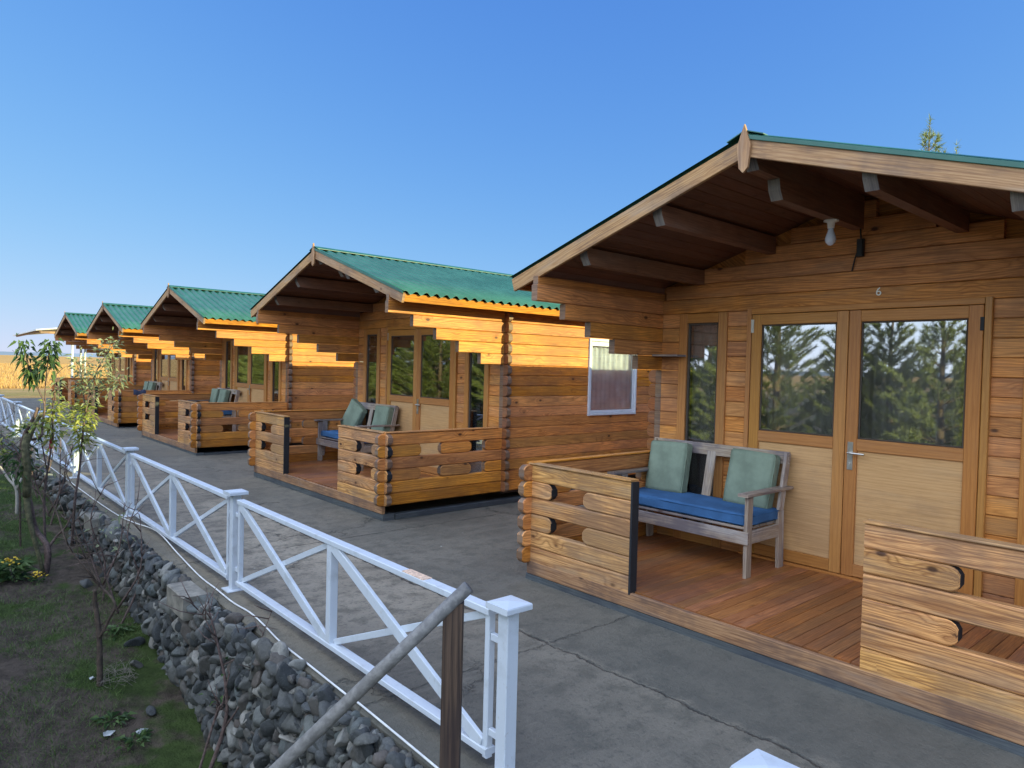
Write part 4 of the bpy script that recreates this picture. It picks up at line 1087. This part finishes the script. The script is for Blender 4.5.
# ------------------------------------------------------------------ garden plants, grass, litter
def weed(loc, n, L, wd, mat, label, name='weed', cat='plant', flower=False, seed=1, hgt=.1):
    rr = random.Random(seed); e = empty(name, loc); lf = MB()
    for i in range(n):
        a = rr.random()*6.28; rad = rr.random()*L*1.0; p = Vector((math.cos(a)*rad, math.sin(a)*rad, rr.random()*hgt))
        d = Vector((math.cos(a), math.sin(a), rr.uniform(.2, 1.2))); leaf(lf, p, d, L*rr.uniform(.5, 1.), wd, rr, .5)
    lf.build('leaves', mat, e)
    if flower:
        f = MB()
        for i in range(26):
            a = rr.random()*6.28; p = Vector((rr.gauss(0, .035), rr.gauss(0, .035), hgt+rr.random()*.05)); d = Vector((math.cos(a), math.sin(a), .5)); leaf(f, p, d, .035, .012, rr, .1)
        f.build('flowers', 'yellow', e)
    return tag(e, label, cat)
weed((1.01, 7.93, gz(7.93)+.0), 30, .06, .012, 'leaf_dark', 'small plant with bright yellow flowers at the foot of the sapling', 'flowering_plant', 'flower', True, 3, .05)
weed((.83, 8.1, gz(8.1)), 130, .14, .02, 'leaf_dark', 'low dark green leafy clump with a few pale yellow flowers at the left edge', 'flowering_plant', 'plant', True, 4, .16)
weed((.62, 8.15, gz(8.15)), 110, .14, .02, 'leaf_dark', 'low dark green leafy clump cut by the left edge of the view', 'leafy_plant', 'plant', False, 14, .14)
weed((1.38, 6.43, gz(6.43)), 60, .08, .018, 'leaf_dark', 'round green weed between the bare vine and the stone wall', 'weed', 'plant', False, 5, .06)
weed((1.17, 4.95, gz(4.95)), 40, .09, .014, 'leaf_dark', 'flat green weed on the bare soil near the bottom edge', 'weed', 'plant', False, 6, .02)
weed((1.10, 5.25, gz(5.25)), 50, .09, .014, 'leaf_dark', 'flat green weed on the soil below the bare vine', 'weed', 'plant', False, 16, .02)
q = MB(); rr = random.Random(2)
for i in range(90):
    a = rr.random()*6.28; b = rr.gauss(0, .6); c_ = Vector((math.cos(a)*math.cos(b), math.sin(a)*math.cos(b), abs(math.sin(b))))*.11
    d = Vector((rr.gauss(0, 1), rr.gauss(0, 1), rr.gauss(0, .5))).normalized()*.06; q.tube([c_-d, c_*1.08, c_+d], .0013, 3, cap=False)
o = q.build('dry_tumbleweed', plain('dry_stems', (.22, .19, .15), .9)); o.location = (1.22, 5.72, gz(5.72)); tag(o, 'round tangle of dry grey stems beside the base of the vine', 'dry weed')
for k, (x, y, lab) in enumerate([(1.2, 5.02, 'pale dry leaf lying on the soil beside the near weeds'), (1.06, 5.75, 'pale crumpled leaf lying left of the vine base'), (1.02, 5.1, 'small pale dry leaf lying on the bare soil')]):
    q = MB(); leaf(q, Vector((0, 0, 0)), Vector((1, .3, .12)), .08, .022, random.Random(k), .05); leaf(q, Vector((0, 0, 0.002)), Vector((.6, .9, .2)), .05, .016, random.Random(k+4), .05)
    o = q.build('fallen_leaf', 'litter'); o.location = (x, y, ground_z(x, y)+.02); tag(o, lab, 'fallen leaf', 'fallen leaves')

# grass: clumps where the soil material turns green is noise-driven, so blades use their own patches
q = MB(); rr = random.Random(9)
def blade(x, y, z, h, wd, lean):
    a = rr.random()*6.28; dx, dy = math.cos(a)*wd, math.sin(a)*wd; lx, ly = rr.gauss(0, lean), rr.gauss(0, lean)
    q.poly([(x-dx, y-dy, z), (x+dx, y+dy, z), (x+lx*h, y+ly*h, z+h)], rr.random())
cnt = 0
while cnt < 48000:
    x = rr.uniform(-.6, 1.62); y = 2.8+10*rr.random()**1.3
    d = mnoise.noise(Vector((x*1.1+3, y*.8, 5)))+.45*mnoise.noise(Vector((x*4, y*4, 7)))
    strip = math.exp(-((x-(1.18-.03*y))/.28)**2)*.35 if y < 9 else .25
    if d+strip+.22*rr.random() < .20: continue
    blade(x, y, ground_z(x, y)-.005, rr.uniform(.015, .05), .0022, .7); cnt += 1
tag(q.build('grass', 'grass'), 'short green grass in patches on the garden soil', 'grass', kind='stuff')
q = MB(); rr = random.Random(10)
for i in range(60000):
    y = 54+rr.random()**1.7*130; x = -10+rr.random()*(30+y*.35)
    s = .2+.2*rr.random()
    z = ground_z(x, y); a = rr.random()*3.14; dx, dy = math.cos(a)*.05, math.sin(a)*.05
    q.poly([(x-dx, y-dy, z-.02), (x+dx, y+dy, z-.02), (x+rr.gauss(0, .1), y+rr.gauss(0, .1), z+s)], rr.random())
tag(q.build('dry_grass', 'drygrass'), 'tall dry orange grass covering the field behind the cabins', 'grass', kind='stuff')
